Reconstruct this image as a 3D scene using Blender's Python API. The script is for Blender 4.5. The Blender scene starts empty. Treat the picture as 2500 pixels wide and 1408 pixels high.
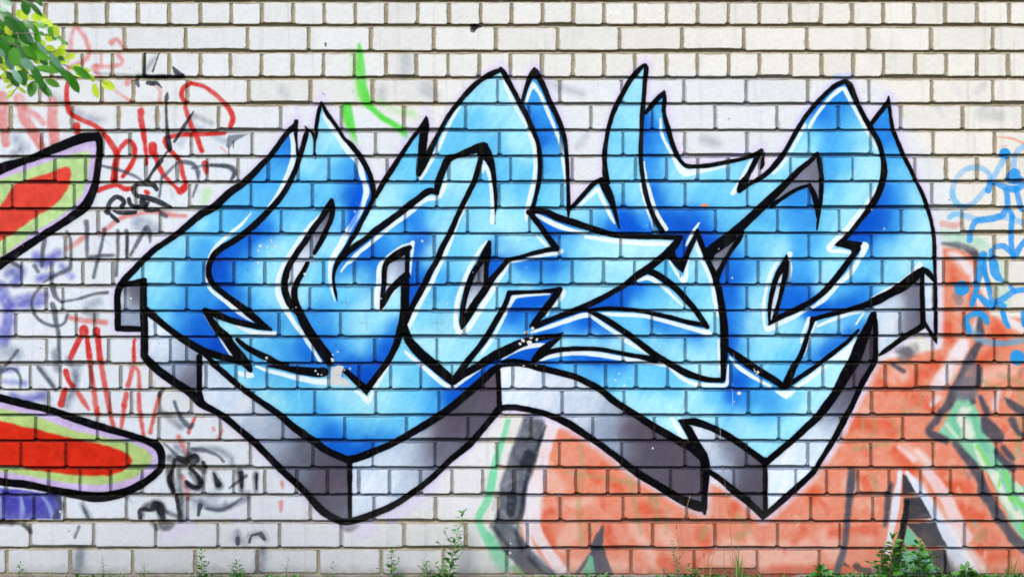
import bpy, bmesh, math, random
import numpy as np
from mathutils import Vector, Matrix, Euler
# ---------------------------------------------------------------- camera, sky, sun, exposure
SC = bpy.context.scene
S = 0.00172                                  # metres per plan pixel of the wall
def WX(px): return (px-1250)*S
def WZ(py): return (1412-py)*S
CAMD = 6.0
cam_d = bpy.data.cameras.new("camera"); cam = bpy.data.objects.new("camera", cam_d)
SC.collection.objects.link(cam); SC.camera = cam
cam.location = (0, -CAMD, WZ(704)); cam.rotation_euler = (math.radians(90), 0, 0)
cam_d.sensor_width = 36; cam_d.lens = 36*CAMD/(2500*S); cam_d.clip_end = 400; cam_d.clip_start = .05
cam_d.dof.use_dof = True; cam_d.dof.focus_distance = CAMD-.03; cam_d.dof.aperture_fstop = 4.5
world = bpy.data.worlds.new("World"); SC.world = world; world.use_nodes = True
wn = world.node_tree.nodes; wn.clear()
sky = wn.new("ShaderNodeTexSky"); sky.sky_type = 'NISHITA'; sky.sun_disc = False
SUN_EL, SUN_ROT = math.radians(52), math.radians(205)
sky.sun_elevation = SUN_EL; sky.sun_rotation = SUN_ROT; sky.air_density = 1.0; sky.dust_density = 1.0
bgn = wn.new("ShaderNodeBackground"); bgn.inputs["Strength"].default_value = .11
won = wn.new("ShaderNodeOutputWorld")
world.node_tree.links.new(sky.outputs[0], bgn.inputs[0]); world.node_tree.links.new(bgn.outputs[0], won.inputs[0])
sun_d = bpy.data.lights.new("sun", 'SUN'); sun_d.energy = 2.4; sun_d.angle = math.radians(22); sun_d.color = (1, .955, .90)
sun = bpy.data.objects.new("sun", sun_d); SC.collection.objects.link(sun)
sdir = Vector((math.sin(SUN_ROT)*math.cos(SUN_EL), math.cos(SUN_ROT)*math.cos(SUN_EL), math.sin(SUN_EL)))
sun.rotation_euler = sdir.to_track_quat('Z', 'Y').to_euler(); sun.location = (0, -6, 8)
SC.view_settings.view_transform = 'Standard'; SC.view_settings.look = 'None'
SC.view_settings.exposure = 0.95; SC.view_settings.gamma = 1; SC.view_settings.use_curve_mapping = False
# ---------------------------------------------------------------- graffiti strokes (units: pixels of the wall plan, "x,y,width ...")
BLACK = """
-330,560,24 -200,505,26 -100,458,28 0,412,28 50,395,20 90,381,20 140,360,24 200,337,26 236,333,22
236,333,24 242,346,18 242,380,17 234,440,19 222,478,23 203,507,26 160,540,20 110,571,20 60,604,21 15,634,24 -20,656,26 -120,700,24 -230,695,22 -310,630,22 -330,560,24
-300,900,20 -150,930,20 0,970,20 60,985,20 120,999,18 180,1020,20 240,1039,20 300,1056,18 350,1072,18 382,1086,22 394,1108,20 392,1138,18 380,1155,18 350,1178,20 310,1198,22 270,1209,24 230,1212,26 180,1205,22 120,1193,18 60,1181,20 0,1174,20 -180,1140,22 -300,1070,22 -340,980,20 -300,900,20
724,296,10 718,308,14 700,325,14 661,378,14 640,400,15 599,442,18 560,470,19 521,506,20 488,524,19 438,566,17 401,592,15 380,606,16 349,634,16 325,660,17 304,682,18 291,702,18 286,722,17 287,760,17 287,797,16
!287,801,16 345,803,15
!350,686,17 350,757,19 352,800,20 352,868,20
!292,696,16 325,689,10 352,684,14
352,868,20 366,885,22 392,908,22 430,935,22 465,958,22 485,978,24 500,990,20 525,1003,16 550,1019,18 580,1044,17 615,1074,19 645,1103,17 678,1137,18 705,1163,17 728,1184,18 752,1208,18 780,1240,20 808,1260,20 838,1272,18 868,1268,18 920,1250,18 960,1232,17 1000,1206,16 1032,1183,15 1065,1155,15 1100,1121,16 1144,1085,18 1170,1056,16 1200,1020,17 1216,1000,20
766,1220,6 800,1248,6 840,1270,6
!853,1125,14 854,1268,10
!486,870,15 486,955,13 492,980,16 502,992,18
516,884,14 545,908,15 578,937,15 612,963,15 680,1010,17 710,1036,18 745,1062,20 768,1078,20 800,1100,18 850,1122,18
850,1122,20 880,1114,20 915,1100,18 960,1080,17 1000,1058,18 1060,1022,20 1100,994,19 1140,960,20 1176,928,20 1205,902,18 1220,893,12
1220,892,8 1260,889,8 1290,892,12 1320,898,18 1350,905,16 1400,918,16 1430,931,16 1465,950,17 1500,979,18 1530,998,17 1566,1021,18 1594,1039,19 1630,1060,20 1665,1080,20 1690,1092,24 1712,1110,26
!1214,893,14 1217,940,12 1219,1000,14
1218,996,16 1250,993,16 1290,999,15 1325,1007,15 1355,1018,16 1385,1032,20 1412,1049,20 1436,1065,17 1460,1081,16 1500,1110,17 1535,1138,19 1566,1160,20 1600,1180,20 1640,1205,21 1672,1223,22 1700,1233,26 1716,1238,22
!1712,1105,22 1720,1128,22 1722,1160,22 1720,1205,15 1719,1240,15 1720,1252,8
1728,1148,14 1760,1170,15 1795,1200,18 1830,1227,18 1858,1255,16 1862,1266,6
!1868,1120,12 1868,1250,12
1864,1262,8 1880,1246,14 1914,1216,16 1940,1193,16 1984,1152,14 2002,1124,13 2030,1080,14 2046,1052,15 2062,1022,16 2078,992,14 2092,962,14 2106,932,15 2122,905,14 2136,878,14 2137,840,13 2137,800,13 2134,765,12
2128,766,10 2118,800,22 2098,845,30 2085,880,30 2066,910,28 2050,940,24 2036,964,22 2015,992,22 1998,1014,20 1970,1040,18 1936,1072,17 1900,1102,17 1868,1130,18
1658,1026,8 1680,1028,16 1700,1030,20 1730,1040,18 1760,1054,18 1790,1071,17 1820,1092,16 1845,1110,17 1868,1128,18
!1664,1030,12 1680,1048,22 1700,1085,22 1716,1110,24 1724,1135,20
784,250,4 790,262,9 800,280,11 815,300,10 827,318,10 840,338,9 855,352,12 876,378,14 891,402,14 903,428,13 909,452,13 912,478,12 905,497,12 896,514,12 884,537,12 869,566,13 856,586,12 846,604,12 830,630,15 819,650,12 814,670,8 814,690,6 818,712,7 823,734,2
784,248,4 780,264,10 774,292,10 771,314,10 772,330,8 768,350,4 767,376,3
722,296,10 722,330,9 724,352,6 726,378,6
749,322,12 745,335,14 738,360,13 731,382,13 726,400,13 720,416,13 709,440,14 697,463,14 678,490,15 661,508,15 640,530,16 615,554,17 590,574,17 566,590,16 542,604,16 522,622,15 511,645,15 509,665,15 514,684,15 526,700,14 552,721,15 580,742,17 606,763,19 632,784,17 662,804,6
744,308,4 750,316,7 760,322,8 765,332,7 768,345,5
660,803,8 630,797,14 590,788,16 560,780,16 530,768,18 500,757,14
500,760,12 512,778,16 530,802,20 550,822,24 568,848,24 588,872,26 606,895,18 612,905,8
578,828,10 600,846,14 625,860,16 650,872,18 672,884,16 700,890,10
655,892,6 690,897,12 720,902,18 750,906,22 775,908,24 790,907,24
355,756,20 380,776,18 416,805,16 450,830,18 480,848,20 500,858,20 540,870,18 580,880,18 600,885,18
500,866,10 512,876,12 528,890,12
808,488,8 805,500,18 795,514,16 784,532,15 770,550,15 757,568,14 745,588,15 731,607,15 716,630,15 704,650,16 697,672,17 694,695,18 699,722,18 712,746,18 730,765,18
809,488,10 811,505,14 809,530,13 800,552,13 793,568,14 786,584,14 777,600,13 767,617,10
750,642,11 740,662,13 728,682,14 719,702,16 718,724,17 724,746,18 735,772,22 748,798,24 763,822,26 779,844,26 795,866,28 805,882,24
!843,905,14 865,925,16 893,950,20 895,962,4
!895,948,18 902,940,16 924,911,15 946,883,16 958,860,16 968,838,18 976,810,20 984,780,22 988,750,22 988,700,22
1000,604,12 985,612,20 962,626,20 944,640,14 938,660,13 937,690,12 934,715,11 931,745,8 929,753,4
992,672,20 968,692,18 950,712,16 935,742,12 929,754,4
!994,612,12 993,665,10 992,700,16 988,740,21 987,770,22
1173,388,13 1160,436,14 1147,464,14 1129,500,13 1115,530,13 1100,565,15 1090,584,14 1077,608,15 1068,632,14 1051,661,15 1036,692,16 1020,722,16 1004,752,14 994,776,14 984,800,12
!985,795,20 998,832,22 1015,852,26 1040,875,26 1070,900,26 1095,922,24 1104,936,10
1104,930,16 1122,908,17 1142,880,17 1162,856,15 1186,824,16 1206,790,15 1224,760,14 1236,735,13 1243,714,13
1108,932,14 1130,914,18 1165,894,20 1200,872,24 1235,855,26 1270,838,22 1300,828,18 1330,822,15 1355,820,12 1374,812,4
1368,822,8 1345,838,16 1325,855,22 1308,874,18 1300,882,10
1226,882,8 1255,878,8 1290,884,8
1308,876,14 1330,862,14 1355,855,13 1390,851,12 1430,850,11 1465,852,11 1500,858,10 1540,866,11 1575,872,14 1600,878,18
1436,758,8 1470,774,14 1500,793,15 1530,813,15 1556,833,16 1590,859,17 1620,878,15 1645,893,17 1672,908,18 1700,919,17 1730,926,14 1762,927,13
1702,560,6 1708,584,14 1716,606,14 1727,634,14 1740,662,14 1748,684,15 1755,710,17 1761,745,18 1766,785,20 1768,830,22 1767,870,18 1766,900,15 1765,924,13
1702,562,8 1694,584,12 1685,602,13 1676,624,13 1670,645,10 1666,665,3
1290,518,14 1310,514,16 1335,518,16 1360,530,18 1400,543,18 1450,559,16 1500,573,14 1550,577,13 1610,578,13 1660,580,14
1660,580,14 1645,600,20 1625,620,18 1600,640,18 1580,656,20 1550,676,18 1525,695,14 1500,710,13 1460,732,15 1410,755,17 1370,770,15 1335,783,14 1310,794,16 1298,798,10
!1294,520,14 1306,536,14 1322,556,14 1338,580,15 1350,596,16 1358,606,16
!1358,606,14 1335,610,13 1300,618,11 1268,627,9 1240,634,12 1226,650,14 1210,670,14 1192,690,18 1188,700,14
1194,590,8 1190,604,16 1182,622,20 1172,640,16 1157,662,15 1145,690,15 1136,720,14 1129,756,13 1127,785,13 1126,802,4
1195,590,8 1191,620,16 1187,650,12 1186,690,13
1192,692,20 1180,712,20 1163,735,19 1148,760,20 1136,782,16 1127,802,4
!1243,714,12 1270,713,10 1320,711,9 1345,709,12 1366,706,14
!1366,706,14 1355,722,18 1338,745,19 1320,768,18 1304,788,16 1296,796,10
1040,284,3 1036,300,14 1022,318,12 1003,342,11 980,376,12 962,405,14 944,432,14 930,455,14 917,480,10
1040,290,10 1038,310,20 1034,330,22 1030,378,22 1028,400,18 1022,420,14 1020,428,6
1223,170,10 1200,180,14 1172,196,13 1146,220,14 1122,247,13 1101,273,12 1080,308,12 1066,334,12 1050,366,16 1040,390,16 1030,412,12 1024,428,6
1222,168,10 1230,178,14 1243,203,14 1256,227,13 1269,252,13 1283,279,13 1296,306,13 1306,330,12 1314,354,11 1317,380,12 1318,410,12 1316,438,12 1311,464,11 1305,490,11 1299,510,12
1304,166,4 1300,178,14 1291,196,13 1283,218,10 1275,245,10
1304,166,4 1308,178,18 1318,194,15 1330,219,14 1341,246,14 1355,274,14 1367,302,13 1376,330,12 1381,358,11 1383,380,10 1385,410,10 1386,440,10 1387,472,10 1388,505,11 1387,530,5
1386,512,8 1402,499,12 1430,468,12 1450,447,12 1468,438,12
1472,446,20 1484,470,22 1494,495,16 1503,525,10 1511,556,5
1570,160,10 1556,174,14 1538,196,14 1523,222,12 1507,252,13 1493,284,12 1485,314,12 1480,340,11 1476,370,13 1476,400,12 1478,425,16 1484,445,12
1574,160,12 1577,170,13 1574,200,11 1572,230,11 1570,252,12 1567,285,12 1566,320,11 1564,360,12 1564,390,11 1567,420,11 1571,445,11 1576,472,12 1584,500,12 1593,523,12 1604,544,13 1616,564,14
1621,222,4 1616,230,12 1604,242,13 1590,258,13 1576,275,10
1621,224,8 1622,245,11 1620,270,11 1625,295,12 1632,318,14 1640,348,12 1652,378,12 1664,396,10 1676,405,11 1700,406,11 1735,403,12 1770,396,11 1805,389,10 1838,379,12 1858,368,12
1858,370,10 1846,388,14 1836,408,13 1824,430,13 1814,448,22 1806,462,16 1802,468,6
1866,372,2 1862,388,9 1861,402,10 1857,412,4
1812,458,16 1830,449,10 1858,433,13 1880,415,13 1897,396,14 1911,378,13 1927,350,12 1944,320,12 1963,289,12 1986,260,12 2003,241,12 2024,221,12 2044,206,13 2066,197,10
2066,198,12 2075,210,17 2084,232,15 2093,252,13 2104,275,13 2118,300,14 2131,322,14 2146,350,13 2154,380,13 2158,410,17 2155,438,18 2148,462,17 2140,480,17 2128,500,17 2112,522,13 2096,541,12 2077,566,12 2060,584,12 2046,596,12
2094,606,16 2080,626,15 2068,642,15 2054,661,16 2038,681,16 2020,702,16 2000,721,14 1972,740,14 1950,752,16 1920,766,14 1895,778,14 1877,791,6
1920,622,4 1917,636,14 1908,655,18 1897,672,14 1888,700,13 1881,730,12 1878,760,10 1878,790,6
1920,622,4 1920,640,13 1917,670,14 1910,700,12 1903,730,11 1896,756,11 1890,775,12
2169,236,4 2166,250,10 2155,266,12 2140,284,12 2128,300,12
2169,240,6 2171,262,9 2175,290,9 2180,318,11 2192,348,11 2205,379,11 2221,409,11 2235,440,9 2250,470,10 2262,502,11 2271,532,10 2278,566,10 2281,600,10 2282,650,9 2283,700,10 2284,760,10 2284,800,10 2286,836,3
2252,655,8 2240,668,22 2220,685,26 2200,700,26 2172,716,20 2145,730,24 2120,742,18 2080,753,12 2040,764,12 2000,774,12 1984,780,12
1984,778,14 1980,794,10 1974,812,9 1965,838,12 1958,858,13 1948,878,14 1934,902,18 1922,930,20 1914,944,14
1775,850,12 1800,868,18 1830,890,20 1860,909,19 1890,927,18 1912,943,16
1918,942,16 1945,925,12 1972,907,12 2000,887,11 2024,868,12 2050,848,12 2076,826,10 2095,805,6
2252,655,10 2264,664,16 2280,682,12
!2251,665,12 2251,720,12 2253,780,14 2254,792,18
2252,795,16 2235,806,16 2210,820,14 2185,838,13 2160,856,12 2145,867,5
2256,788,12 2266,802,10 2277,820,8 2286,838,3
836,630,12 848,616,14 870,598,16 892,583,14 912,566,17 940,546,17 975,520,16 1000,500,18 1020,485,16 1040,470,18 1052,466,16 1064,468,14
1066,470,12 1069,448,18 1076,428,18 1085,405,18 1095,388,20 1110,382,14 1140,371,18 1165,362,22 1180,354,16
1183,352,10 1188,366,18 1190,380,26 1197,395,20 1203,415,14 1206,440,12 1209,470,9 1210,500,7 1208,526,2
1994,376,10 1976,394,12 1952,414,14 1930,436,16 1908,458,18 1885,480,20 1860,504,22 1836,527,22 1812,550,24 1790,568,24 1765,586,22 1742,604,24 1726,622,22
1812,566,12 1803,584,14 1788,606,12 1774,628,11 1764,646,12 1753,668,14 1747,690,14
1975,452,8 1955,458,10 1930,470,10 1905,487,10 1885,500,14
1995,374,8 1999,390,12 2003,415,12 2005,440,12 2004,470,12 2001,505,10 1997,535,8 1994,560,4
1976,452,10 1984,468,14 1990,485,15 1995,510,12 1996,530,8
1580,660,14 1600,668,18 1622,682,17 1650,704,17 1676,732,16 1697,756,14 1714,780,14 1726,797,12
1728,798,6 1712,792,12 1680,786,12 1640,775,12 1600,766,11 1560,758,10 1520,754,11 1480,752,10 1440,756,8 1420,756,6
"""
BLACKPOLY = """
1630,608 1646,604 1652,628 1678,632 1666,666 1648,650 1634,632 1626,622
2036,598 2058,584 2106,592 2094,610 2082,624 2076,609
1768,580 1808,576 1782,596 1745,622 1740,634 1716,634 1718,606 1745,594
1168,350 1190,350 1198,378 1176,392 1164,376
"""
WHITE = """
710,322,9 716,350,13 716,380,13 709,410,13 697,438,12 684,462,9 668,486,6 650,508,3
612,520,2 590,546,7 566,566,9 545,584,9 526,602,8 512,624,7 503,650,4 502,672,5 508,696,7 520,712,8 545,730,10 570,750,13 595,768,13 618,784,5
790,280,8 800,296,11 815,318,12 828,338,11 850,368,14 872,392,14 882,420,14 889,445,12 894,466,15 888,490,12 880,512,12 870,530,12 858,548,12 844,572,14 832,596,14 820,616,13 808,640,12 805,665,9 806,690,8 811,712,5 817,734,2
795,512,6 778,530,9 760,548,10 742,570,10 726,592,10 708,620,10 692,648,11 681,672,10 677,700,13 682,724,14 692,745,14 706,768,12 722,794,10 742,818,12 756,840,12 768,860,8 782,882,8
575,792,4 595,802,9 620,811,12 650,815,13 670,814,12
500,768,6 516,792,8 534,818,8 552,846,9 570,872,9
584,910,10 600,914,12 614,915,12
625,893,5 650,903,8 680,910,10 710,918,10 740,924,13 770,930,13 798,931,13
966,852,6 956,872,8 942,900,10 928,922,10 916,944,9
868,952,6 885,966,10 898,978,12 905,966,9 912,952,6
1158,450,3 1144,478,6 1128,516,9 1114,548,9 1104,576,9 1094,602,10 1080,632,10 1066,660,10 1052,690,11 1036,718,11 1020,748,11 1006,778,12 996,800,8
1189,590,5 1174,606,8 1160,628,8 1147,652,9 1134,682,10 1124,710,11 1116,740,12 1112,770,11 1114,795,12 1124,812,13 1142,800,14 1160,774,12 1180,742,13 1198,712,14 1214,684,12 1230,660,11 1241,644,9
1240,640,4 1270,636,5 1300,627,8 1330,621,10 1358,616,12 1370,612,10
1340,717,5 1300,718,8 1262,722,10 1250,730,12 1240,750,9 1228,775,8 1218,795,8 1205,820,8 1190,842,8 1175,862,6
1376,712,11 1372,722,10 1360,738,7 1345,752,8 1335,770,4
1310,524,7 1335,538,12 1365,552,13 1400,563,9 1430,570,5
1430,578,6 1480,585,10 1530,590,12 1590,594,12 1632,594,10
1310,575,5 1325,590,8 1338,604,5
1305,808,8 1340,797,9 1380,783,11 1420,770,12 1440,768,10
1445,772,8 1470,790,9 1500,810,9 1530,832,10 1560,850,9 1580,862,6
1226,876,3 1250,860,8 1280,846,12 1310,842,10 1330,840,6
1310,882,6 1340,870,10 1380,862,11 1420,861,11 1460,864,12 1500,871,11 1550,879,10 1600,886,9 1630,892,10 1650,910,8 1670,925,9 1700,938,9
1700,938,10 1740,939,9 1772,938,9 1776,915,7 1778,890,5
1558,684,8 1575,678,10 1592,680,12 1612,694,8 1632,712,8 1652,732,6 1668,746,3
1470,764,5 1500,767,8 1540,768,9 1580,772,9 1620,782,9 1660,793,10 1700,804,11 1730,812,13
1634,636,4 1644,654,6 1656,672,8 1668,684,12 1674,676,10 1676,655,8 1680,635,5
1700,592,6 1704,602,14 1708,620,8 1716,640,8 1728,664,9 1736,686,9 1742,715,9 1746,740,9 1752,770,5
1754,830,6 1755,870,6 1757,905,4
1572,395,3 1575,425,6 1582,455,8 1590,485,9 1599,512,9 1611,535,10 1625,558,11
1562,445,4 1568,475,5 1577,505,5 1588,535,6 1596,560,4
1612,290,5 1615,325,7 1628,355,7 1642,380,8 1656,405,13 1674,421,18 1700,418,13 1740,412,8 1780,404,5
1834,388,6 1822,412,8 1808,438,8 1796,460,11 1788,472,11
1965,305,8 1952,330,8 1938,355,7 1924,380,7 1906,405,8 1886,424,6
2060,214,5 2045,222,10 2025,240,9 2008,260,8 1990,284,8 1975,310,8
2062,218,10 2074,242,9 2088,268,9 2103,294,9 2117,320,9 2128,340,6 2138,362,5
2138,458,3 2128,478,9 2118,494,8 2104,512,10 2092,528,13 2076,548,14 2060,568,13 2040,588,14 2024,604,13 2030,612,8 2050,612,9 2074,616,8
2110,600,20 2106,616,14 2096,634,10 2084,655,12 2066,675,13 2046,692,11 2028,712,12 2008,732,12 1985,748,8 1960,760,7 1935,774,10 1905,786,12 1885,798,14 1874,803,12 1866,790,6 1864,760,8 1866,730,7 1872,700,7 1882,668,8 1894,645,7 1905,628,3
1928,620,13 1928,630,8 1930,660,6 1926,690,4
2246,645,11 2232,662,12 2212,682,12 2190,694,10 2160,710,8 2130,726,6
1996,795,6 2030,780,8 2070,766,8 2110,758,5
1975,778,10 1968,795,9 1960,815,7 1955,835,5
1992,786,6 1984,802,6 1976,825,6 1966,850,8 1960,866,6
1782,872,4 1800,893,9 1825,911,9 1850,926,8 1880,942,7
1945,944,8 1970,926,10 1995,908,10 2015,893,5
1301,205,10 1292,225,8 1284,250,6
1303,208,10 1318,230,8 1328,252,8 1342,285,9 1356,318,8 1366,345,8 1372,380,7 1378,420,8 1380,450,5
1228,190,6 1237,215,9 1250,245,8 1262,268,7 1274,288,8 1286,308,8 1296,332,10 1304,360,10 1307,395,10 1305,430,10 1299,462,12 1291,492,11 1285,518,10 1284,538,6
1122,262,4 1106,285,7 1092,312,8 1080,338,9 1066,368,10 1050,395,10 1036,420,9 1026,436,7
1064,484,10 1045,484,12 1025,496,10 1008,512,12 985,530,10 962,546,10 940,564,9 915,584,9 895,600,9 875,616,9 858,634,10 845,645,6 832,662,5
1090,440,8 1082,460,11 1074,480,7
1178,420,5 1182,405,10 1190,415,9 1197,440,9 1200,470,9 1202,500,9 1202,525,10 1202,540,12
1456,462,10 1440,478,8 1420,496,7 1408,512,4
1460,462,10 1470,485,9 1482,510,8 1492,530,7 1500,545,3
1000,594,4 980,602,7 955,620,8 935,638,10 926,655,12 924,690,12 920,720,14 921,745,12 928,758,8 940,740,6 952,722,5 968,706,3
1007,592,10 1006,610,8 1003,640,5 1001,670,3
990,858,6 1005,872,9 1030,892,10 1055,914,11 1080,934,12 1100,945,8
1108,943,10 1125,930,11 1150,912,10 1175,896,8
1640,1020,8 1655,1045,12 1672,1072,9 1680,1080,4
1706,544,4 1698,556,7 1690,570,9 1682,584,7 1675,598,4
2120,745,3 2090,790,4
"""
WHITEPOLY = """
1888,953 1942,953 1930,966 1919,974 1905,965
2022,878 2060,852 2092,826 2084,850 2072,878
1198,385 1190,398 1180,400 1178,392
"""
SIL = "722,296 700,325 661,378 599,442 521,506 438,566 380,606 349,634 304,682 287,710 286,802 350,803 352,868 392,908 465,958 485,978 500,990 550,1019 615,1074 678,1137 728,1184 780,1240 838,1272 868,1268 920,1250 1000,1206 1065,1155 1144,1085 1200,1020 1218,998 1250,993 1325,1007 1385,1032 1460,1081 1535,1138 1600,1180 1672,1223 1718,1245 1722,1150 1760,1170 1830,1227 1862,1262 1914,1216 1984,1152 2030,1080 2078,992 2122,905 2136,878 2137,866 2160,856 2210,820 2252,795 2266,802 2284,832 2284,700 2281,600 2262,502 2221,409 2180,318 2169,240 2128,300 2104,275 2066,197 2003,241 1944,320 1897,396 1830,449 1812,456 1846,388 1858,368 1770,396 1676,405 1640,348 1620,250 1620,225 1576,275 1574,160 1523,222 1485,314 1476,400 1480,440 1468,438 1430,468 1388,510 1385,410 1367,302 1330,219 1304,168 1275,245 1269,250 1243,203 1222,168 1172,196 1122,247 1066,334 1030,412 1024,428 1018,425 1040,290 980,376 915,480 909,452 876,378 827,318 784,250 771,314 767,350 762,335 752,322 745,335 731,382 726,395 724,352"
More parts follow.
